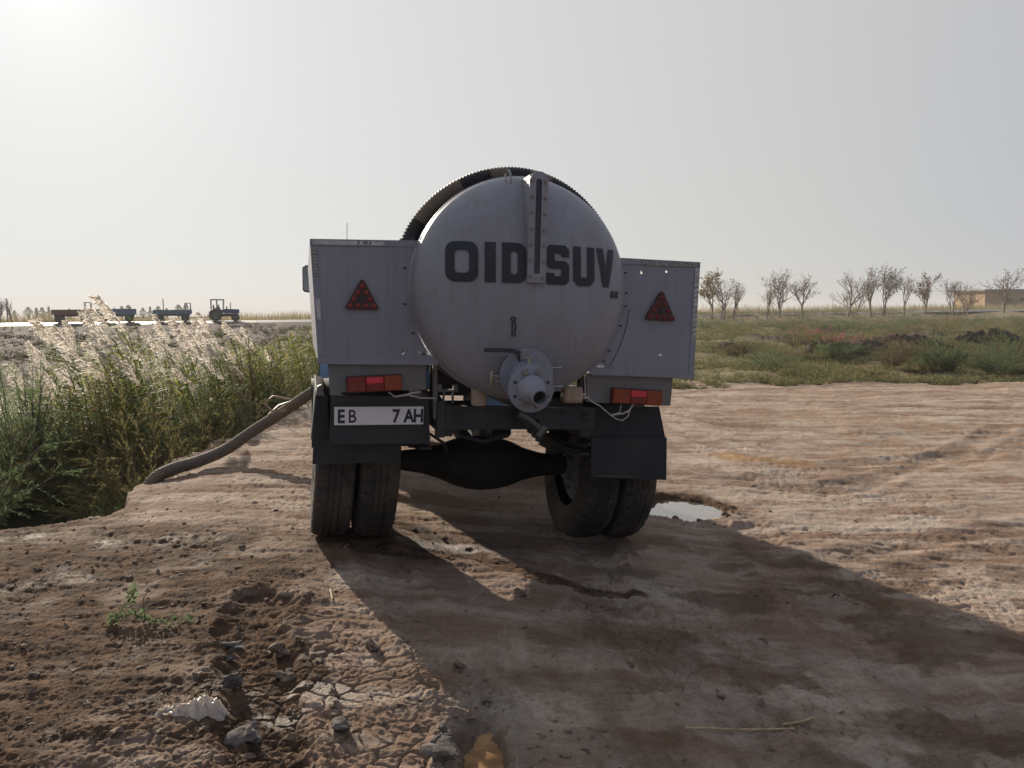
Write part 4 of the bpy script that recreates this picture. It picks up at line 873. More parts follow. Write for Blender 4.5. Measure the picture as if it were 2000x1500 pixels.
M_REED = leafy('reed_leaf', (.085, .135, .028), (.25, .275, .055), .58, .6, .10, (.42, .31, .09))
M_PLUME = leafy('reed_plume', (.62, .56, .50), (.93, .91, .87), .74, .8, .05, (.46, .33, .17))
M_TAMA = leafy('tamarisk_green', (.080, .125, .058), (.17, .215, .105), .55, .7, .1)
M_TAMO = leafy('tamarisk_olive', (.12, .125, .058), (.24, .215, .09), .55, .7, .1, (.31, .22, .09))
M_TAMB = leafy('tamarisk_brown', (.11, .088, .052), (.19, .14, .08), .45, .7, .1)
M_PINK = leafy('tamarisk_pink', (.36, .07, .15), (.50, .12, .22), .5, .7, .1)
M_TWIG = plain('twig_bark', (.12, .085, .06), .85, 0, .3, 20, .1)
M_BARK = plain('tree_bark', (.18, .135, .10), .9, 0, .3, 4, .2)
M_LOCH = leafy('ochre_leaves', (.16, .10, .03), (.22, .16, .05), .45, .6, .1, (.10, .11, .03))
M_LBRN = leafy('brown_leaves', (.11, .06, .035), (.17, .095, .05), .4, .6, .1)
M_LDRK = leafy('dark_leaves', (.045, .045, .022), (.085, .075, .035), .35, .6, .1)
M_FARG = leafy('far_foliage', (.055, .075, .045), (.085, .10, .055), .3, .8, .05)
M_TAN = leafy('dry_reed', (.20, .165, .085), (.30, .25, .14), .45, .7, .1, (.15, .16, .06))
M_HERB = leafy('low_herbs', (.085, .105, .045), (.165, .16, .075), .45, .7, .1, (.28, .21, .115))

def make_reed(seed, hgt, plume=True):
    rg = random.Random(seed); L = Leafs(); n = 9; pts = []; bend = rg.uniform(.18, .42) * hgt / 2; yb = rg.uniform(-.15, .15); p = None
    for i in range(n + 1): t = i / n; pts.append((-bend * t ** 2.4, yb * t ** 2, hgt * t * (1 - .07 * t * t)))
    L.stem(pts, .0075, .0035)
    nl = rg.randint(13, 18)
    for k in range(nl):
        t = .12 + .84 * (k + rg.uniform(0, .6)) / nl; i = min(int(t * n), n - 1); f = t * n - i; p = [pts[i][j] * (1 - f) + pts[i + 1][j] * f for j in range(3)]
        a = rg.uniform(-1.3, 1.3) + (pi if rg.random() < .72 else 0); d = (cos(a), sin(a) * .8, rg.uniform(.7, 1.5))
        L.blade(p, d, rg.uniform(.34, .62), rg.uniform(.022, .034), rg.uniform(.9, 1.9), (-.55, 0, 0), 4)
    me = L.mesh('reed', M_REED); pm = None
    if plume:
        Q = Leafs(); ax = nrm(np.array(pts[-1]) - np.array(pts[-2])); p = np.array(pts[-1]); Lp = rg.uniform(.36, .52); nb = 32
        axp = [p.copy()]
        for b in range(nb):
            t = b / nb; ax = nrm(ax + np.array([-.014, 0, .004])); p = p + ax * Lp / nb; axp.append(p.copy())
            bl = (.125 * (1 - .70 * t) + .024) * (.35 + 1.1 * min(1, t * 4)) * rg.uniform(.7, 1.15)
            for q in range(2):
                a = rg.uniform(0, 2 * pi); d = nrm(ax * .95 + np.array([cos(a) * .5 - .22, sin(a) * .45, sin(a * 1.7) * .3 - .18])); c = p.copy()
                for s_ in range(8):
                    d = nrm(d + np.array([-.06, 0, -.07])); c = c + d * bl / 8
                    for _ in range(2): Q.tri(c, d + np.array([rg.gauss(0, .45), rg.gauss(0, .45), rg.gauss(0, .4)]), rg.uniform(.020, .036), .0105)
        Q.stem(axp[::4], .003, .0015); pm = Q.mesh('plume', M_PLUME)
    return me, pm
REEDS = [make_reed(100 + k, 2.15) for k in range(9)]; BARE = [make_reed(200 + k, 1.9, False) for k in range(5)]
def reed_top(px): return np.interp(px, [-60, 0, 60, 100, 150, 200, 270, 330, 400, 440, 480, 530, 570, 610, 660, 760], [735, 725, 715, 672, 650, 640, 600, 655, 640, 612, 646, 655, 640, 622, 612, 612])
rg = random.Random(31); nplum = 0; spots = []
while len(spots) < 640:
    y = rg.uniform(8.0, 15.5 if rg.random() < .75 else 17.5); px = rg.uniform(-120, 700); x = (px - 1000) / 1500 * y
    if x > float(bank_x(np.array([y]))[0]) - (.25 if y > 9.5 else .9): continue
    if y < 8.0 + max(0, (x + 6.2)) * .55: continue
    spots.append((x, y, px))
spots.sort(key=lambda q: q[1])
def reed_height(x, y, px):
    zt = EYE + (613 + (1000 - px) * .0087 - reed_top(px)) / 1500 * y; base = max(H(x, y), WATER_Z - .2)
    return zt - base, base
fill = []; bed_n = 0
for i, (x, y, px) in enumerate(spots):
    full, base = reed_height(x, y, px)
    front = np.clip((y - 8) / 5.0, 0, 1)
    k = rg.uniform(.74, 1.06) if rg.random() < .7 else rg.uniform(.5, .85); k *= .80 + .20 * front
    if i % 2 == 0 and bed_n < 290:
        pl = (rg.random() < (.26 if y > 13.5 or px < 120 else .68) + .35 * sin(px * .045) * cos(y * 1.3 + px * .013)); me, pm = rg.choice(REEDS) if pl else rg.choice(BARE)
        o = link('reed', me, None, (x, y, base - .05), (0, rg.uniform(-.08, .05), rg.uniform(-.7, .7))); sc = full * k / (2.12 if pl else 1.85); o.scale = (sc, sc, sc); bed_n += 1
        if pl:
            tag(o, 'tall green reed topped by a feathery pale plume bent over to the left', 'reed', 'plumed reeds in the ditch'); link('plume', pm, o)
        else: tag(o, 'leafy green reed stalk without a plume in the reed bed along the ditch', 'reed', 'plumeless reeds in the ditch')
    else: fill.append((x, y, base - .05, full * k * .93 / 1.85, rg.uniform(-.9, .9)))
def replicate(name, sources, places, mat, kind='stuff', label=None, cat=None):
    Vs, Fs, n = [], [], 0
    for j, (x, y, z, s, a) in enumerate(places):
        V, Fc = sources[j % len(sources)]; c, d = cos(a), sin(a); W = V * s; W = np.stack([W[:, 0] * c - W[:, 1] * d + x, W[:, 0] * d + W[:, 1] * c + y, W[:, 2] + z], 1)
        Vs.append(W); Fs.append(Fc + n); n += len(V)
    return tag(link(name, fast_mesh(name, np.vstack(Vs), np.vstack(Fs), mat)), label, cat, kind=kind)
def mesh_arr(me):
    V = np.empty(len(me.vertices) * 3, np.float32); me.vertices.foreach_get('co', V); Fc = np.empty(len(me.loops), np.int32); me.loops.foreach_get('vertex_index', Fc); return V.reshape(-1, 3), Fc.reshape(-1, 3)
for _ in range(760):
    while True:
        y = rg.uniform(8.2, 15 if px < 260 else 22) if (px := rg.uniform(-160, 720)) else 9; x = (px - 1000) / 1500 * y
        if x < float(bank_x(np.array([y]))[0]) - .1 and y > 8.2 + max(0, (x + 6.2)) * .5: break
    full, base = reed_height(x, y, px); fill.append((x, y, base - .05, full * rg.uniform(.45, .86) / 1.85, rg.uniform(-.9, .9)))
for _ in range(330):
    while True:
        y = rg.uniform(11.5, 24); px = rg.uniform(470, 690); x = (px - 1000) / 1500 * y
        if x < float(bank_x(np.array([y]))[0]) - .05: break
    full, base = reed_height(x, y, px); fill.append((x, y, base - .05, full * rg.uniform(.6, 1.0) / 1.85, rg.uniform(-.9, .9)))
replicate('reed_bed', [mesh_arr(b[0]) for b in BARE], fill, M_REED, label='dense green mass of reed leaves filling the ditch')

def feather_bush(seed, nst=30, ntw=13, nl=14, spread=.75, lw=.0095, ll=.038):
    """tamarisk: arching stems, feathery sprays of tiny scale leaves; about 1 m tall and wide"""
    r = np.random.default_rng(seed); S = Leafs(); Fo = Leafs(); tips = []
    for k in range(nst):
        a = r.uniform(0, 2 * pi); lean = r.uniform(.05, 1) ** .7 * spread; d = nrm(np.array([cos(a) * lean, sin(a) * lean, 1.0])); h = r.uniform(.55, 1.05); p = np.array([cos(a) * .05, sin(a) * .05, 0]); pts = [p.copy()]
        for i in range(6): d = nrm(d + np.array([cos(a) * .07 * lean - .03, sin(a) * .07 * lean, -.04 * i * lean]) + r.normal(size=3) * .06); p = p + d * h / 6; pts.append(p.copy())
        S.stem(pts, .008, .0025)
        for t in range(ntw):
            f = r.uniform(.18, 1.0) * 5.99; i = int(f); q = pts[i] + (pts[i + 1] - pts[i]) * (f - i); e = nrm(nrm(pts[i + 1] - pts[i]) * .9 + r.normal(size=3) * .55); tl = r.uniform(.10, .26)
            for j in range(nl):
                c = q + e * tl * (j + r.uniform()) / nl + np.array([0, 0, -.03 * (j / nl) ** 2]); Fo.tri(c, e + r.normal(size=3) * .6, ll * r.uniform(.6, 1.3), lw)
            tips.append((q + e * tl * .6, e))
    return S, Fo, tips
FB = [feather_bush(300 + k) for k in range(4)]
FB += [feather_bush(320 + k, 32, 14, 26, .75, .0055, .030) for k in range(3)]
FBM = [(a.mesh('stem', M_TWIG), b.mesh('foliage', M_TAMO)) for a, b, c in FB]
def pink_sprays(k):
    r = np.random.default_rng(k); Q = Leafs()
    for p, e in FB[k][2]:
        if p[2] > .62 and r.random() < .75:
            for j in range(9): Q.tri(p + r.normal(size=3) * .035, e + r.normal(size=3) * .8, .035, .016)
    return Q.mesh('blossom', M_PINK)
def bush(k, x, y, z, w, h, rot, mat, label, cat='shrub', group=None, pink=False):
    o = thing('tamarisk_shrub', label, cat, (x, y, z), (0, 0, rot), group); o.scale = (w, w, h)
    s = link('stem', FBM[k][0], o); f = link('foliage', FBM[k][1], o); f.material_slots[0].link = 'OBJECT'; f.material_slots[0].material = mat
    if pink: link('blossom', pink_sprays(k), o)
    return o
bush(4, -3.95, 8.25, -.62, 1.05, 1.15, .3, M_TAMO, 'olive feathery shrub behind the lower end of the suction hose')
bush(5, -5.25, 7.55, -.62, 1.05, .95, 1.4, M_TAMO, 'low feathery shrub turning gold, standing at the edge of the glinting ditch water')
bush(6, -4.62, 6.15, -.62, 1.15, 1.25, 2.2, M_TAMA, 'deep green feathery shrub rising from the ditch at the left picture edge')
bush(4, -5.3, 8.2, -.62, 1.1, 1.75, .9, M_TAMA, 'tall dark green shrub at the left picture edge behind the lower green shrub')
bush(5, -3.85, 9.7, -.55, .95, 1.10, 2.6, M_TAMA, 'grey green shrub between the reeds and the middle of the suction hose')
bush(6, -3.95, 12.0, -.45, 1.3, 1.55, 4.0, M_TAMB, 'brownish feathery shrub on the bank just left of the truck')
bush(2, -3.75, 10.9, -.40, .85, .90, 5.1, M_TAMA, 'small dark shrub at the foot of the reeds above the rope loop')
bush(5, -3.62, 6.75, -.66, .50, .50, .2, M_TAMA, 'small green shrub low in the ditch against the bank edge')
bush(4, -5.2, 6.6, -.66, .75, .62, 3.3, M_TAMA, 'low green shrub in front of the glinting water')
bush(6, -4.6, 8.9, -.6, 1.2, 1.35, 3.9, M_TAMO, 'wide olive shrub in front of the reeds, left of the hose')
rg = random.Random(15)
for i in range(26):
    y = rg.uniform(6.6, 10.8); px = rg.uniform(-60, 520); x = (px - 1000) / 1500 * y
    x = min(x, float(bank_x(np.array([y]))[0]) - rg.uniform(.15, .5))
    if -5.3 < x < -3.6 and 6.4 < y < 8.0: x, y = x - 1.6, y + 1.2
    bush(4 + i % 3, x, y, max(H(x, y), -.68), rg.uniform(.7, 1.15), rg.uniform(.55, 1.0) * (1 if y < 8.5 else 1.25), rg.uniform(0, 6), rg.choice([M_TAMA, M_TAMA, M_TAMO, M_TAMB]), 'dark feathery shrub in the tangle below the reeds on the left', 'shrub', 'shrubs tangled below the reeds')
bush(6, -4.10, 7.45, -.66, .80, .62, 1.0, M_TAMO, 'low olive shrub on the water edge just left of the hose end')
bush(4, -3.95, 8.9, -.6, .9, 1.0, 2.4, M_TAMA, 'grey green shrub behind the hose end, below the first reeds')
# right-hand field
for k, x, y, w, h, rot, mat, pink, lab in [
    (0, 12.9, 22.6, 1.45, 1.40, .4, M_TAMA, False, 'tallest green feathery shrub in the right-hand field'), (1, 11.6, 23.4, 1.3, 1.15, 1.9, M_TAMB, False, 'olive brown feathery shrub left of the tallest green shrub'),
    (2, 12.0, 28.2, 1.7, 1.35, 2.9, M_TAMA, True, 'green feathery shrub with pink blossom sprays on top, before the dark earth mound'), (3, 14.6, 38.0, 1.3, 1.0, 3.7, M_TAMO, True, 'smaller pink flowering shrub behind the large blossoming one'),
    (0, 14.4, 27.4, 1.2, 1.0, 4.4, M_TAMB, False, 'brownish shrub in front of the long dark mound'), (1, 15.4, 23.8, 1.3, 1.0, 5.2, M_TAMA, False, 'dark green shrub at the far right near the mud edge'),
    (2, 14.1, 22.3, 1.1, .75, .8, M_TAMA, False, 'bright green low shrub at the edge of the mud'), (3, 16.9, 25.8, 1.5, 1.05, 1.3, M_TAMB, False, 'brown shrub beside the dark cut bank at the right picture edge'),
    (1, 13.6, 21.4, .9, .5, 2.0, M_TAMA, False, 'small fresh green weed patch at the mud edge'), (0, 9.6, 29.5, 1.3, .62, 2.2, M_TAMA, False, 'low grey green shrub right of the truck in mid field'), (3, 10.9, 31.5, 1.6, .7, .1, M_TAMO, False, 'wide low olive shrub in front of the first dark mound'),
    (2, 18.8, 29, 1.5, 1.1, .5, M_TAMA, False, 'dark green shrub in front of the mounds at the far right')]:
    bush(k, x, y, H(x, y) - .04, w, h, rot, mat, lab, pink=pink)
rg = random.Random(78)
for i in range(44):
    y = 20.5 * exp(rg.uniform(0, 1) * math.log(60 / 20.5)); x = rg.uniform(.24, .74) * y; q = rg.uniform(.6, 1.2) * (.8 + y / 60)
    bush(i % 4, x, y, H(x, y) - .04, q * 1.3, q * rg.uniform(.35, .65), rg.uniform(0, 6), rg.choice([M_TAMA, M_TAMO, M_TAMB]), 'small low shrub scattered among the herbs of the right-hand field', 'shrub', 'low shrubs scattered over the right-hand field')
rg = random.Random(77)
for i in range(34):
    px = 1372 + i * 19 + rg.uniform(-10, 10); k = (px - 1000) / 1500; y = rg.uniform(62, 98); x = k * y
    bush(i % 4, x, y, H(x, y) - .05, rg.uniform(1.6, 2.8), rg.uniform(.8, 1.5), rg.uniform(0, 6), rg.choice([M_TAMA, M_TAMA, M_TAMO]), 'low dark green bush in the far row along the foot of the road', 'bush', 'bushes along the foot of the road')

# low herbs over the right-hand field and the far ditch side
rg = np.random.default_rng(5)
def herb(seed):
    r = np.random.default_rng(seed); L = Leafs()
    for k in range(16):
        a = r.uniform(0, 2 * pi); d = np.array([cos(a) * .8, sin(a) * .8, r.uniform(.3, 1.4)]); L.tri((cos(a) * .05 * r.uniform(), sin(a) * .05, 0), d, r.uniform(.08, .26), r.uniform(.012, .030))
    for k in range(14): L.leaf(r.normal(size=3) * np.array([.10, .10, .05]) + np.array([0, 0, .12]), r.normal(size=3) + np.array([0, 0, .5]), r.uniform(.03, .07), .022)
    return L.arr()
HB = [herb(k) for k in range(8)]; pl = []
n = 34000; d = 17.8 * np.exp(rg.uniform(0, 1, n) * math.log(150 / 17.8)); k = rg.uniform(-.16, 1.0, n); X = k * d; Yh = d
T = terrain(X, Yh); keep = (T['veg'] > .35) & (T['edge'] < 0) & (T['mound'] < .72) & (rg.uniform(0, 1, n) < .12 + .88 * sstep(-.25, .25, fbm(X * .3, Yh * .3, 300, 3)))
for x, y, z in zip(X[keep], Yh[keep], T['z'][keep]): pl.append((x, y, z - .01, rg.uniform(.45, 1.1) * (.75 + y / 55), rg.uniform(0, 6.28)))
replicate('low_herbs', HB, pl, M_HERB, label='patchy low green and straw coloured herbs covering the right-hand field')
pl = []
n = 9000; d = 18 * np.exp(rg.uniform(0, 1, n) * math.log(95 / 18)); k = rg.uniform(-.85, -.22, n); X = k * d; Yh = d; T = terrain(X, Yh)
keep = (T['ditch'] < .2) & (X < bank_x(Yh)) & (rg.uniform(0, 1, n) < .06 + .45 * sstep(0, .4, fbm(X * .12, Yh * .2, 310, 3)))
for x, y, z in zip(X[keep], Yh[keep], T['z'][keep]): pl.append((x, y, z - .01, rg.uniform(.5, 1.2) * (.7 + y / 60), rg.uniform(0, 6.28)))
replicate('herbs', HB, pl, leafy('dark_slope_herbs', (.050, .042, .030), (.090, .080, .045), .15, .8, .05), label='scattered herbs on the slope below the road')

# ------------------------------------------------------------------ bare trees by the road
def make_tree(seed, spreadk=1.0, leafm=None, leafn=0, up=1.0, trunks=1, depth=5):
    r = np.random.default_rng(seed); T_, W_, Lf = Leafs(), Leafs(), Leafs(); tips = []
    def grow(p, d, L, rad, lev):
        n = 4; pts = [p.copy()]
        for i in range(n): d = nrm(d + r.normal(size=3) * .09 + np.array([0, 0, .05 * up])); p = p + d * L / n; pts.append(p.copy())
        (T_ if lev < 3 else W_).stem(pts, rad, rad * .58, 4 if lev < 2 else 3)
        if lev >= 2: tips.extend(pts[1:])
        if lev >= depth: return
        nb = 2 if lev < 2 else 1
        for b in range(nb + (r.random() < .85)):
            f = r.uniform(.35, 1.0) * n * .999; i = int(f); q = pts[i] + (pts[i + 1] - pts[i]) * (f - i); a = r.uniform(0, 2 * pi); sp = r.uniform(.45, .95) * spreadk
            e = nrm(d + np.array([cos(a) * sp, sin(a) * sp, r.uniform(-.1, .35) * up])); grow(q, e, L * r.uniform(.62, .85), rad * .55, lev + 1)
        grow(p, nrm(d + r.normal(size=3) * .15), L * .75, rad * .6, lev + 1)
    for k in range(trunks):
        a = r.uniform(0, 2 * pi); grow(np.array([cos(a), sin(a), 0]) * .02 * (trunks > 1), nrm(np.array([cos(a) * .22 * (trunks > 1), sin(a) * .2 * (trunks > 1), 1])), .30, .020 / sqrt(trunks), 0)
    mz = max(p[2] for p in tips); sc = 1 / mz
    tt = np.array(tips); 
    for j in range(leafn):
        p = tt[r.integers(len(tt))]; Lf.leaf(p + r.normal(size=3) * .012, r.normal(size=3), r.uniform(.018, .034), .022)
    out = []
    for nm, L, mt in (('trunk', T_, M_BARK), ('twigs', W_, M_BARK), ('crown', Lf, leafm)):
        if L.n == 0: continue
        V, Fc = L.arr(); out.append((nm, fast_mesh(nm, V * sc, Fc, mt)))
    return out
TREES = {'ochre': (.9, M_LOCH, 1100, .8, 1, 4), 'bare': (.75, M_LBRN, 60, 1.3, 1, 5), 'bare2': (1.05, M_LBRN, 200, .9, 1, 5), 'brown': (1.0, M_LBRN, 1000, .9, 1, 4), 'dark': (1.05, M_LDRK, 600, .8, 2, 5), 'multi': (1.15, M_LBRN, 420, .6, 3, 4), 'small': (.9, M_LBRN, 240, 1.0, 2, 4)}
def road_d(px): k = (px - 1000) / 1500; return (ROAD_A[1] - ROAD_S * ROAD_A[0]) / (1 - ROAD_S * k)
def at_px(px, d): return (px - 1000) / 1500 * d, d
for px, top, kind, rot, lab in [
    (1391, 526, 'ochre', .3, 'roadside tree with ochre autumn leaves, just right of the truck'), (1412, 541, 'small', 1.1, 'thin sparse tree right of the ochre leaved one'), (1432, 543, 'bare', 2.3, 'slim bare tree, third from the truck'),
    (1497, 560, 'small', 3.1, 'small bent tree left of the broad brown twigged tree'), (1524, 526, 'multi', .7, 'broad many stemmed tree with brown remnants of leaves'), (1567, 531, 'bare2', 4.0, 'wide bare tree right of the broad brown twigged tree'),
    (1655, 526, 'bare2', 1.6, 'bare spreading tree at the left of the middle group'), (1668, 560, 'small', 5.0, 'short thin tree tucked beside the bare spreading one'), (1699, 519, 'bare', .2, 'upright bare tree with a pale reddish crown in the middle group'),
    (1724, 511, 'dark', 2.6, 'tallest tree, dotted with dark leaves'), (1765, 536, 'bare', 4.4, 'slender bare tree right of the tallest one'), (1806, 532, 'brown', 1.2, 'rounded tree with reddish brown leaves standing alone'),
    (1858, 541, 'small', .4, 'thin sparse tree right of the reddish brown one'), (1884, 553, 'multi', 2.2, 'low bushy tree with brown leaves before the ochre building'), (1958, 519, 'bare2', 3.3, 'large bare tree in front of the ochre building')]:
    d = road_d(px) - 11; x, y = at_px(px, d); z = H(x, y) - .05; hor = 613 + (1000 - px) * .0087; h = EYE + (hor - top) / 1500 * d - z
    o = thing('roadside_tree', lab, 'tree', (x, y, z), (0, 0, rot)); wx = h * random.Random(px).uniform(.95, 1.35); o.scale = (wx, wx, h)
    for nm, me in make_tree(px, *TREES[kind]): link(nm, me, o)
# hazy trees far beyond the road on the left, a bare thicket at the left edge
def far_tree(seed, conic):
    r = np.random.default_rng(seed); L = Leafs(); S = Leafs(); S.stem([(0, 0, 0), (0, 0, .5), (0, 0, .9)], .03, .01)
    for j in range(420):
        z = r.uniform(.12, 1); rad = (.24 * (1 - z) + .03 if conic else .26 * sqrt(max(0, 1 - ((z - .6) / .42) ** 2))) * sqrt(r.uniform(.05, 1)) * (1 + .5 * sin(seed + z * 9)); a = r.uniform(0, 2 * pi)
        L.leaf((rad * cos(a), rad * sin(a), z), r.normal(size=3) + np.array([0, 0, .4]), .09, .06)
    return S.mesh('trunk', M_BARK), L.mesh('crown', M_FARG)
FT = [far_tree(1, True), far_tree(2, False), far_tree(3, False), far_tree(4, True)]
for i, (px, top, k) in enumerate([(61, 601, 1), (77, 602, 0), (88, 601, 2), (101, 600, 3), (141, 604, 0), (34, 607, 2), (229, 602, 0), (243, 599, 2), (256, 597, 1), (284, 602, 2), (298, 600, 3), (314, 599, 1), (330, 603, 2), (353, 596, 1), (368, 594, 2), (392, 610, 1), (180, 607, 2)]):
    d = 330 + 25 * (i % 4); x, y = at_px(px, d); z = H(x, y); h = EYE + (613 + (1000 - px) * .0087 - top) / 1500 * d - z
    o = thing('distant_tree', 'small hazy tree on the horizon beyond the tractor road', 'tree', (x, y, z), (0, 0, i), 'distant trees on the left horizon'); o.scale = (h, h, h)
    link('trunk', FT[k][0], o); link('crown', FT[k][1], o)
for px, top, lab in ((3, 578, 'bare twiggy tree at the left picture edge, left of the trailers'), (28, 583, 'second bare twiggy tree near the left picture edge')):
    d = 84; x, y = at_px(px, d); z = H(x, y); h = EYE + (621 - top) / 1500 * d - z; o = thing('bare_tree', lab, 'tree', (x, y, z), (0, 0, px)); o.scale = (h * .9, h * .9, h)
    for nm, me in make_tree(px, *TREES['bare']): link(nm, me, o)
# dry reed belt behind the road
r_ = np.random.default_rng(9); L = Leafs(); U = Vector((1, ROAD_S, 0)).normalized(); Vv = Vector((-U.y, U.x, 0))
def road_pt(u, v): return ROAD_A[0] + U.x * u + Vv.x * v, ROAD_A[1] + U.y * u + Vv.y * v
for j in range(26000):
    u = r_.uniform(-110, 190); v = r_.uniform(7, 26); x, y = road_pt(u, v); zz = float(road_z(u)) - .45
    tall = (.75 + .5 * sin(u * .21) + .35 * sin(u * .53 + 1)) ; hh = r_.uniform(.5, 1.15) * (1.15 + .55 * tall) * (1.0 if u < 40 else 1.25)
    L.tri((x, y, zz), (r_.normal() * .14 - .08, r_.normal() * .1, 1), hh, r_.uniform(.05, .14))
tag(link('dry_reed_belt', L.mesh('dry_reed_belt', M_TAN)), 'belt of straw coloured reeds along the far side of the road', kind='stuff')

# ------------------------------------------------------------------ the road, tractor with three trailers, building, poles
t = NT('asphalt'); P_ = t.n('ShaderNodeNewGeometry').outputs['Position']; nn = t.noise(3, 5, .6, P_)
t.bsdf(t.ramp(nn, (.3, (.045, .045, .047)), (.7, (.075, .073, .072))), .42, 0, t.bump(t.noise(40, 3, .6, P_), .1, .01), .5)
m = MB(); us = np.arange(-260, 420, 6.0); vs = []
for u in us:
    for v, dz in ((-4.6, -.253), (0, 0), (3.6, 0)): x, y = road_pt(u, v); vs.append((x, y, float(road_z(u)) + .04 + dz))
m.add(vs, [q for i in range(len(us) - 1) for q in ((3 * i, 3 * i + 1, 3 * i + 4, 3 * i + 3), (3 * i + 1, 3 * i + 2, 3 * i + 5, 3 * i + 4))]); tag(obj('road', m, t.m), kind='structure')
def road_frame(px, v=0):
    k = (px - 1000) / 1500; lo, hi = -200, 400
    for _ in range(50):
        u = (lo + hi) / 2; x, y = road_pt(u, v)
        if x / y < k: lo = u
        else: hi = u
    x, y = road_pt(u, v); return (x, y, float(road_z(u)) + .03), (0, 0, atan2(U.y, U.x))
M_TBLUE = painted('tractor_blue', (.035, .07, .24), .45, (.15, .11, .08), .3, 2); M_TRBL = painted('trailer_blue', (.08, .20, .30), .5, (.17, .13, .10), .4, 1.5); M_TRRD = painted('trailer_brown_red', (.22, .085, .07), .55, (.15, .11, .08), .4, 1.5)
M_TRBL2 = painted('trailer_faded_blue', (.11, .22, .28), .5, (.17, .13, .10), .5, 1.5)
wm = MB(); wm.lathe([(-.5, .55), (-.46, .9), (-.3, 1), (.3, 1), (.46, .9), (.5, .55)], 22, 'y'); BIGT = wm.mesh('tyre', M_TYRE, 35)
wm = MB(); wm.lathe([(-.42, .56), (-.1, .5), (-.05, .12), (-.3, .1), (-.3, 0)], 16, 'y'); wm.lathe([(.42, .56), (.1, .5), (.05, .12), (.3, .1), (.3, 0)], 16, 'y'); BIGR = wm.mesh('rim', M_RIM, 35)
def vwheel(par, x, y, rad, wid):
    e = link('wheel', None, par, (x, y, rad)); e.scale = (rad, wid, rad); link('tyre', BIGT, e); link('rim', BIGR, e)
def trailer(px, length, mat, label, rack=False, z0=.90, z1=1.6):
    loc, rot = road_frame(px); t = thing('farm_trailer', label, 'trailer', loc, rot, None); h = length / 2
    m = MB(); m.box(-h, h, -1.1, 1.1, z0, z0 + .08)
    for a in (-1.1, 1.06): m.box(-h, h, a, a + .04, z0 + .083, z1)
    for a in (-h, h - .04): m.box(a, a + .04, -1.055, 1.055, z0 + .083, z1)
    for k in range(6): x = -h + .1 + k * (length - .2) / 5; m.box(x - .04, x + .04, -1.15, -1.103, z0 + .05, z1 - .02)
    b = obj('bed', m, mat, t); b['kind'] = 'stuff' if False else 'thing'
    m = MB(); m.box(-h + .2, h - .2, -.45, -.33, z0 - .22, z0 - .003); obj('chassis_beam', m, M_FRAME, t)
    m = MB(); m.box(-h + .2, h - .2, .33, .45, z0 - .22, z0 - .003); obj('chassis_beam', m, M_FRAME, t)
    for x in (-h + .75, h - .8):
        m = MB(); m.box(x - .08, x + .08, -.85, .85, .38, .54); obj('axle', m, M_FRAME, t)
        m = MB(); m.box(x - .5, x + .5, -.3, .3, .545, z0 - .225); obj('turntable', m, M_FRAME, t)
        for y in (-.92, .92): vwheel(t, x, y, .47, .30)
    m = MB(); m.tube([(h - .8, 0, .5), (h + 1.35, 0, .52)], .05, 6); obj('drawbar', m, M_FRAME, t)
    if rack:
        m = MB()
        for y in (-1.0, 0, 1.0):
            for x in (h - .75, h - .1): m.tube([(x, y, z1), (x, y, z1 + .85)], .03, 5)
        for y in (-1.0, 1.0): m.tube([(h - .75, y, z1 + .85), (h - .1, y, z1 + .85)], .03, 5)
        for x in (h - .75, h - .1): m.tube([(x, -1, z1 + .85), (x, 1, z1 + .85)], .03, 5)
        obj('rack', m, M_FRAME, t)
trailer(147, 4.2, M_TRRD, 'reddish brown flat trailer with a rack at one end, last of the tractor train', True, .95, 1.55)
trailer(233, 4.3, M_TRBL, 'blue trailer in the middle of the tractor train')
trailer(341, 4.5, M_TRBL2, 'faded blue trailer directly behind the tractor', True, .92, 1.45)
loc, rot = road_frame(440); tr = thing('tractor', 'dark blue tractor with two people in its cab towing trailers along the road', 'tractor', loc, rot)
m = MB(); m.hexa([(.1, -.38, .95), (1.95, -.33, .95), (1.95, .33, .95), (.1, .38, .95)], [(.1, -.36, 1.55), (1.95, -.31, 1.48), (1.95, .31, 1.48), (.1, .36, 1.55)]); obj('bonnet', m, M_TBLUE, tr, None, .05)
m = MB(); m.box(-1.3, 1.7, -.26, .26, .55, .93); obj('chassis', m, M_FRAME, tr, None, .03)
m = MB(); m.box(-1.55, .12, -.85, .85, 2.66, 2.78); obj('cab_roof', m, M_TBLUE, tr, None, .04)
for i, (x, y) in enumerate(((-1.45, -.76), (-1.45, .76), (0, -.76), (0, .76), (-.75, -.78), (-.75, .78))):
    m = MB(); m.tube([(x, y, 1.15), (x + (.08 if x > -.5 else 0), y * .97, 2.66)], .045, 6); obj('cab_post', m, M_FRAME, tr)
m = MB(); m.box(-1.5, .08, -.80, .80, 1.0, 1.42); obj('cab_lower', m, M_TBLUE, tr, None, .03)
for y in (-.80, .80):
    m = MB(); m.lathe([(y - .2, .86), (y + .2, .86), (y + .2, .83), (y - .2, .83), (y - .2, .86)], 14, 'y', (-.95, 0, .78), radians(15), radians(165)); obj('rear_fender', m, M_TBLUE, tr, 40)
    vwheel(tr, -.95, y, .78, .40); vwheel(tr, 1.45, y * .92, .48, .25)
m = MB(); m.tube([(.9, -.2, 1.5), (.9, -.2, 2.15), (.92, -.2, 2.35)], .05, 8); obj('exhaust_pipe', m, M_FRAME, tr)
m = MB(); m.tube([(.45, .2, 1.5), (.45, .2, 1.85)], .08, 8); obj('air_filter', m, M_FRAME, tr)
m = MB(); m.tube([(-1.2, 0, .55), (-2.6, 0, .52)], .05, 6); obj('drawbar', m, M_FRAME, tr)
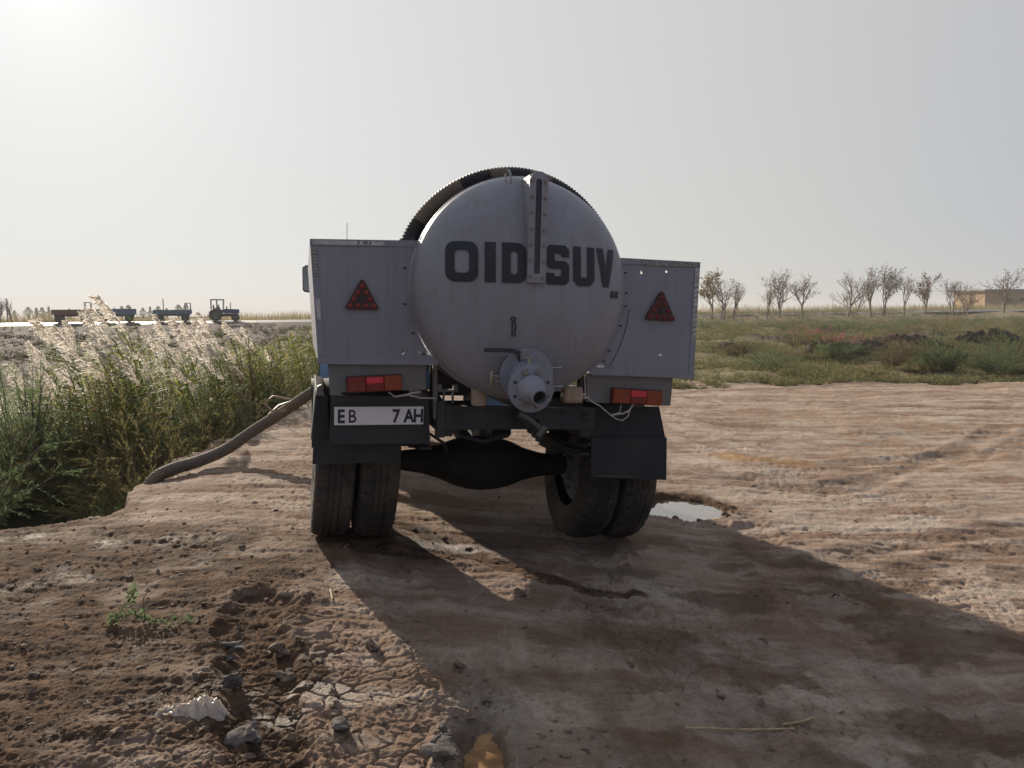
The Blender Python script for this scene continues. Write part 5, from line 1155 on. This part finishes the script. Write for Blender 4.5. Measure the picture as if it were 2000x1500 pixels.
def seated_person(label, x, y, lean, shirt):
    me = bpy.data.meshes.new('person'); J = [(0, 0, 0, .17), (0, 0, .25, .17), (.03, 0, .46, .15), (.05, 0, .56, .06), (.07, 0, .70, .105), (.03, .20, .46, .065), (.12, .26, .24, .05), (.36, .16, .26, .04), (.03, -.20, .46, .065), (.12, -.26, .24, .05), (.36, -.16, .26, .04), (.40, .11, -.02, .085), (.46, .12, -.42, .06), (.40, -.11, -.02, .085), (.46, -.12, -.42, .06)]
    E_ = [(0, 1), (1, 2), (2, 3), (3, 4), (2, 5), (5, 6), (6, 7), (2, 8), (8, 9), (9, 10), (0, 11), (11, 12), (0, 13), (13, 14)]
    me.from_pydata([j[:3] for j in J], E_, []); me.materials.append(shirt); o = link('person', me); o.matrix_world = Matrix.Translation(loc) @ Euler(rot).to_matrix().to_4x4() @ Matrix.Translation((x, y, 1.42)) @ Matrix.Rotation(lean, 4, 'Y')
    sk = o.modifiers.new('skin', 'SKIN'); 
    for j, v in zip(J, me.skin_vertices[0].data if me.skin_vertices else []): v.radius = (j[3], j[3])
    o.modifiers.new('subd', 'SUBSURF').levels = 1; return tag(o, label, 'person')
def skinned(me):
    b = bmesh.new(); b.from_mesh(me); lay = b.verts.layers.skin.verify(); b.to_mesh(me); b.free()
M_CLOTH = plain('dark_clothes', (.03, .03, .035), .9, 0, .2, 10, .1)
for lab, x, y, ln in (('person driving the tractor, seated and leaning to the wheel', -.62, -.05, .05), ('second person in the tractor cab, seated behind the driver', -1.18, .28, -.02)):
    seated_person(lab, x, y, ln, M_CLOTH)
# ochre building at the far right
M_OCH = painted('ochre_wall', (.42, .285, .16), .85, (.25, .19, .14), .5, .4, .2); M_SLAB = plain('weathered_concrete', (.22, .20, .18), .9, 0, .2, .6, .2); M_DARK = plain('dark_opening', (.02, .02, .022), .6, 0, .2, 2, .02)
bx, by = at_px(1920, 205); bz = H(bx, by); bld = thing('ochre_building', 'flat roofed ochre building behind the bare tree at the far right', 'building', (bx, by, bz), (0, 0, .12))
m = MB(); m.box(0, 26, 0, 12, -.5, 5.3); obj('wall', m, M_OCH, bld)
m = MB(); m.box(-1.0, 27, -1.2, 13, 5.303, 5.75); obj('roof', m, M_SLAB, bld, None, .05)
for x in (6.2, 10.2, 14.4, 18.5):
    m = MB(); m.box(x, x + 1.6, -.04, .1, 1.6, 3.4); f = obj('window', m, M_DARK, bld); m = MB(); m.box(x - .12, x + 1.72, -.10, -.043, 1.45, 1.58); obj('sill', m, M_SLAB, f)
m = MB(); m.box(7.5, 26, -4.5, -.05, -.5, 2.6); obj('annex', m, M_SLAB, bld, None, .05)
# posts
for i, (px, top, base, dd, lab) in enumerate([(324, 584, 605, 96, 'thin pole standing on the far road side behind the trailers'), (20, 583, 620, 92, 'thin dark pole near the left picture edge'), (1625, 585, 602, 240, 'far utility pole left of the middle tree group')]):
    x, y = at_px(px, dd + 10); hor = 613 + (1000 - px) * .0087; z = H(x, y); h = EYE + (hor - top) / 1500 * (dd + 10) - z
    m = MB(); m.tube([(0, 0, -.2), (0, 0, h)], .06, 6); (m.box(-.4, .4, -.03, .03, h - .25, h - .18) if i == 2 else None); tag(obj('utility_pole', m, M_FRAME, loc=(x, y, z)), lab, 'pole')

# ------------------------------------------------------------------ small things on the mud
M_STRAW = plain('dry_straw', (.40, .30, .17), .7, 0, .25, 30, .1)
M_BAG = NT('thin_plastic_bag'); g_ = M_BAG.n('ShaderNodeBsdfPrincipled'); g_.inputs['Base Color'].default_value = (.62, .56, .50, 1); g_.inputs['Roughness'].default_value = .35
q_ = M_BAG.n('ShaderNodeBsdfTranslucent'); q_.inputs[0].default_value = (.66, .59, .52, 1); x_ = M_BAG.n('ShaderNodeMixShader'); x_.inputs[0].default_value = .45
M_BAG.l(g_.outputs[0], x_.inputs[1]); M_BAG.l(q_.outputs[0], x_.inputs[2]); M_BAG.l(x_.outputs[0], M_BAG.out.inputs[0]); M_BAG = M_BAG.m
nu, nv = 46, 26; uu, vv = np.meshgrid(np.linspace(0, 1, nu), np.linspace(-1, 1, nv)); prof = np.interp(uu, [0, .2, .42, .55, .72, .85, 1], [.003, .008, .014, .034, .052, .034, .003])
wid = np.interp(uu, [0, .3, .55, .8, 1], [.015, .03, .05, .055, .03]); zz = prof * (1 - np.abs(vv) ** 2.2) + .030 * (np.abs(fbm(uu * 6 + vv * .6, vv * 1.3 - uu * 1.1, 500, 3)) - .2) * (.3 + uu) + .006 * fbm(uu * 15, vv * 3.2, 501, 2)
zz = np.minimum(zz, .050)
bxx = -1.315 + .255 * uu + .010 * perlin(uu * 8, vv * 3, 502); byy = 2.70 + vv * wid + .012 * perlin(uu * 7, vv * 4, 503); gz = terrain(bxx.ravel(), byy.ravel())['z']
V = np.stack([bxx.ravel(), byy.ravel(), gz + np.maximum(zz.ravel(), 0) + .002], 1); i = np.arange(nv - 1)[:, None] * nu; k = np.arange(nu - 1)[None, :]
Fq = np.stack([i + k, i + k + 1, i + nu + k + 1, i + nu + k], -1).reshape(-1, 4)
tag(link('plastic_bag', fast_mesh('plastic_bag', V, Fq, M_BAG, True)), 'crumpled white plastic bag lying on the cracked mud', 'bag')
# broken green weed
L = Leafs(); S = Leafs(); r_ = np.random.default_rng(8)
def sprig(pts, nleaf, ll):
    P = [np.array((x, y, H(x, y) + z)) for x, y, z in pts]; S.stem(P, .0035, .002)
    for j in range(nleaf):
        f = r_.uniform(0, .999) * (len(P) - 1); i = int(f); p = P[i] + (P[i + 1] - P[i]) * (f - i); L.leaf(p + r_.normal(size=3) * .008, r_.normal(size=3) + np.array([0, 0, .5]), r_.uniform(.5, 1.2) * ll, ll * .42)
sprig([(-1.90, 3.48, .0), (-1.87, 3.52, .05), (-1.84, 3.58, .10), (-1.83, 3.62, .13)], 60, .035); sprig([(-1.90, 3.50, .02), (-1.82, 3.54, .045), (-1.74, 3.54, .03)], 55, .033); sprig([(-1.72, 3.52, .015), (-1.64, 3.51, .022), (-1.54, 3.53, .02)], 70, .03); sprig([(-1.76, 3.54, .02), (-1.79, 3.60, .08), (-1.775, 3.63, .13)], 6, .02)
o = thing('green_weed', 'torn green weed sprig lying on the damp brown mud', 'weed'); link('stem', S.mesh('stem', M_TAN), o); link('foliage', L.mesh('foliage', M_TAMA), o)
# dry stalks
for lab, pts in (('long dry reed stalk lying in the truck shadow, bent at its middle', [(.65, 2.80), (.74, 2.855), (.86, 2.885)]), ('straight dry reed stalk in the truck shadow beside the bent one', [(.88, 2.895), (1.0, 2.895), (1.10, 2.885)]), ('short dry stalk in the truck shadow at the right end of the straight one', [(1.06, 2.91), (1.16, 2.96), (1.22, 3.0)]), ('thin pale straw lying in the sun left of the truck shadow', [(-.98, 3.98), (-.955, 3.90), (-.93, 3.82)])):
    m = MB(); m.tube([(x, y, H(x, y) + .010) for x, y in pts], .0042, 6); tag(obj('dry_stalk', m, M_STRAW, None, 50), lab, 'stalk')
# clods
M_CLOD = plain('grey_mud_clod', (.115, .102, .095), .95, 0, .45, 30, .9, .1); M_CLODB = plain('brown_mud_clod', (.17, .13, .10), .95, 0, .45, 30, .9, .1)
for i, (x, y, r, mt, lab) in enumerate([(-.96, 2.64, .042, M_CLOD, 'dark grey mud lump right of the plastic bag'), (-1.13, 2.93, .034, M_CLOD, 'rounded grey mud lump on the rut edge above the plastic bag'), (-1.25, 3.30, .032, M_CLOD, 'grey mud lump at the left rim of the wheel rut, near its far end'), (-1.235, 3.18, .026, M_CLOD, 'small grey mud lump on the left rut rim'), (-1.03, 3.25, .036, M_CLODB, 'brown mud lump inside the wheel rut'), (-.95, 3.08, .034, M_CLODB, 'brown mud lump at the right rim of the wheel rut'), (-.26, 2.70, .030, M_CLOD, 'grey mud lump at the far left corner of the orange puddle'), (-.275, 2.61, .036, M_CLOD, 'pale grey mud lump left of the orange puddle'), (-.25, 2.52, .042, M_CLOD, 'largest grey mud lump, left of the orange puddle at the picture bottom'), (-.64, 3.33, .034, M_CLODB, 'dark brown clod on the sunlit mud midway along the shadow edge'), (-.24, 3.21, .026, M_CLODB, 'small brown clod on the shadow edge'), (.02, 4.14, .032, M_CLODB, 'reddish clod lying alone in the truck shadow'), (1.22, 6.88, .05, M_CLODB, 'pale clod on the rim of the sky reflecting puddle'), (1.34, 6.20, .024, M_CLODB, 'dark lump at the near edge of the sky reflecting puddle, next to the tyre'), (1.55, 6.20, .030, M_CLODB, 'dark ragged lump at the near edge of the sky reflecting puddle'), (1.80, 6.36, .028, M_CLODB, 'dark lump at the right end of the sky reflecting puddle'), (-.62, 2.66, .030, M_CLOD, 'upright grey clod midway between bag and orange puddle')]):
    m = MB(); rr = random.Random(i); m.blob((0, 0, r * .35), (r * rr.uniform(1, 1.35), r * rr.uniform(.8, 1.0), r * rr.uniform(.55, .8)), i + 3, .75, 3); tag(obj('mud_clod', m, mt, None, 30, loc=(x, y, H(x, y)), rot=(0, 0, rr.uniform(0, 6))), lab, 'clod')
r_ = np.random.default_rng(12); base = MB().blob((0, 0, .25), (1, .9, .6), 5, .6, 1); bV, bF = np.array(base.v, np.float32), np.array(base.f, np.int32); b2 = MB().blob((0, 0, .25), (1.2, .8, .5), 9, .6, 1); b2V = np.array(b2.v, np.float32)
pl = []; n = 17000; d = 2.1 * np.exp(r_.uniform(0, 1, n) * math.log(16 / 2.1)); k = r_.uniform(-.9, .9, n); X, Yh = k * d, d; T = terrain(X, Yh)
w_ = (.12 + .9 * np.clip(T['damp'], 0, 1) + .5 * T['pale'] + .8 * gauss(np.minimum(seg_dist(X, Yh, RUTS[0][0]), seg_dist(X, Yh, RUTS[1][0])) - .19, .10)) * np.where(X > .3 + .1 * Yh, .35, 1) * (T['edge'] < .0)
w_ = w_ + 1.2 * gauss(np.hypot((X - 1.45) / .37, (Yh - 6.62) / .40) - 1.2, .22) + .06
keep = r_.uniform(0, 1, n) < w_ * .75
for x, y, z in zip(X[keep], Yh[keep], T['z'][keep]): pl.append((x, y, z - .003, min(.022, r_.lognormal(-5.05, .55)), r_.uniform(0, 6.28)))
replicate('mud_crumbs', [(bV, bF), (b2V, np.array(b2.f, np.int32))], pl, M_CLODB, label='loose crumbs of drying mud')

# ------------------------------------------------------------------ dusty air
t = NT('dusty_air'); pv = t.n('ShaderNodeVolumePrincipled'); pv.inputs['Color'].default_value = (.94, .92, .90, 1); pv.inputs['Density'].default_value = .0006; pv.inputs['Anisotropy'].default_value = .02
t.l(pv.outputs[0], t.out.inputs['Volume'])
m = MB(); m.box(-5300, 5300, -5300, 5300, -6, 15); tag(obj('haze', m, t.m), kind='stuff')
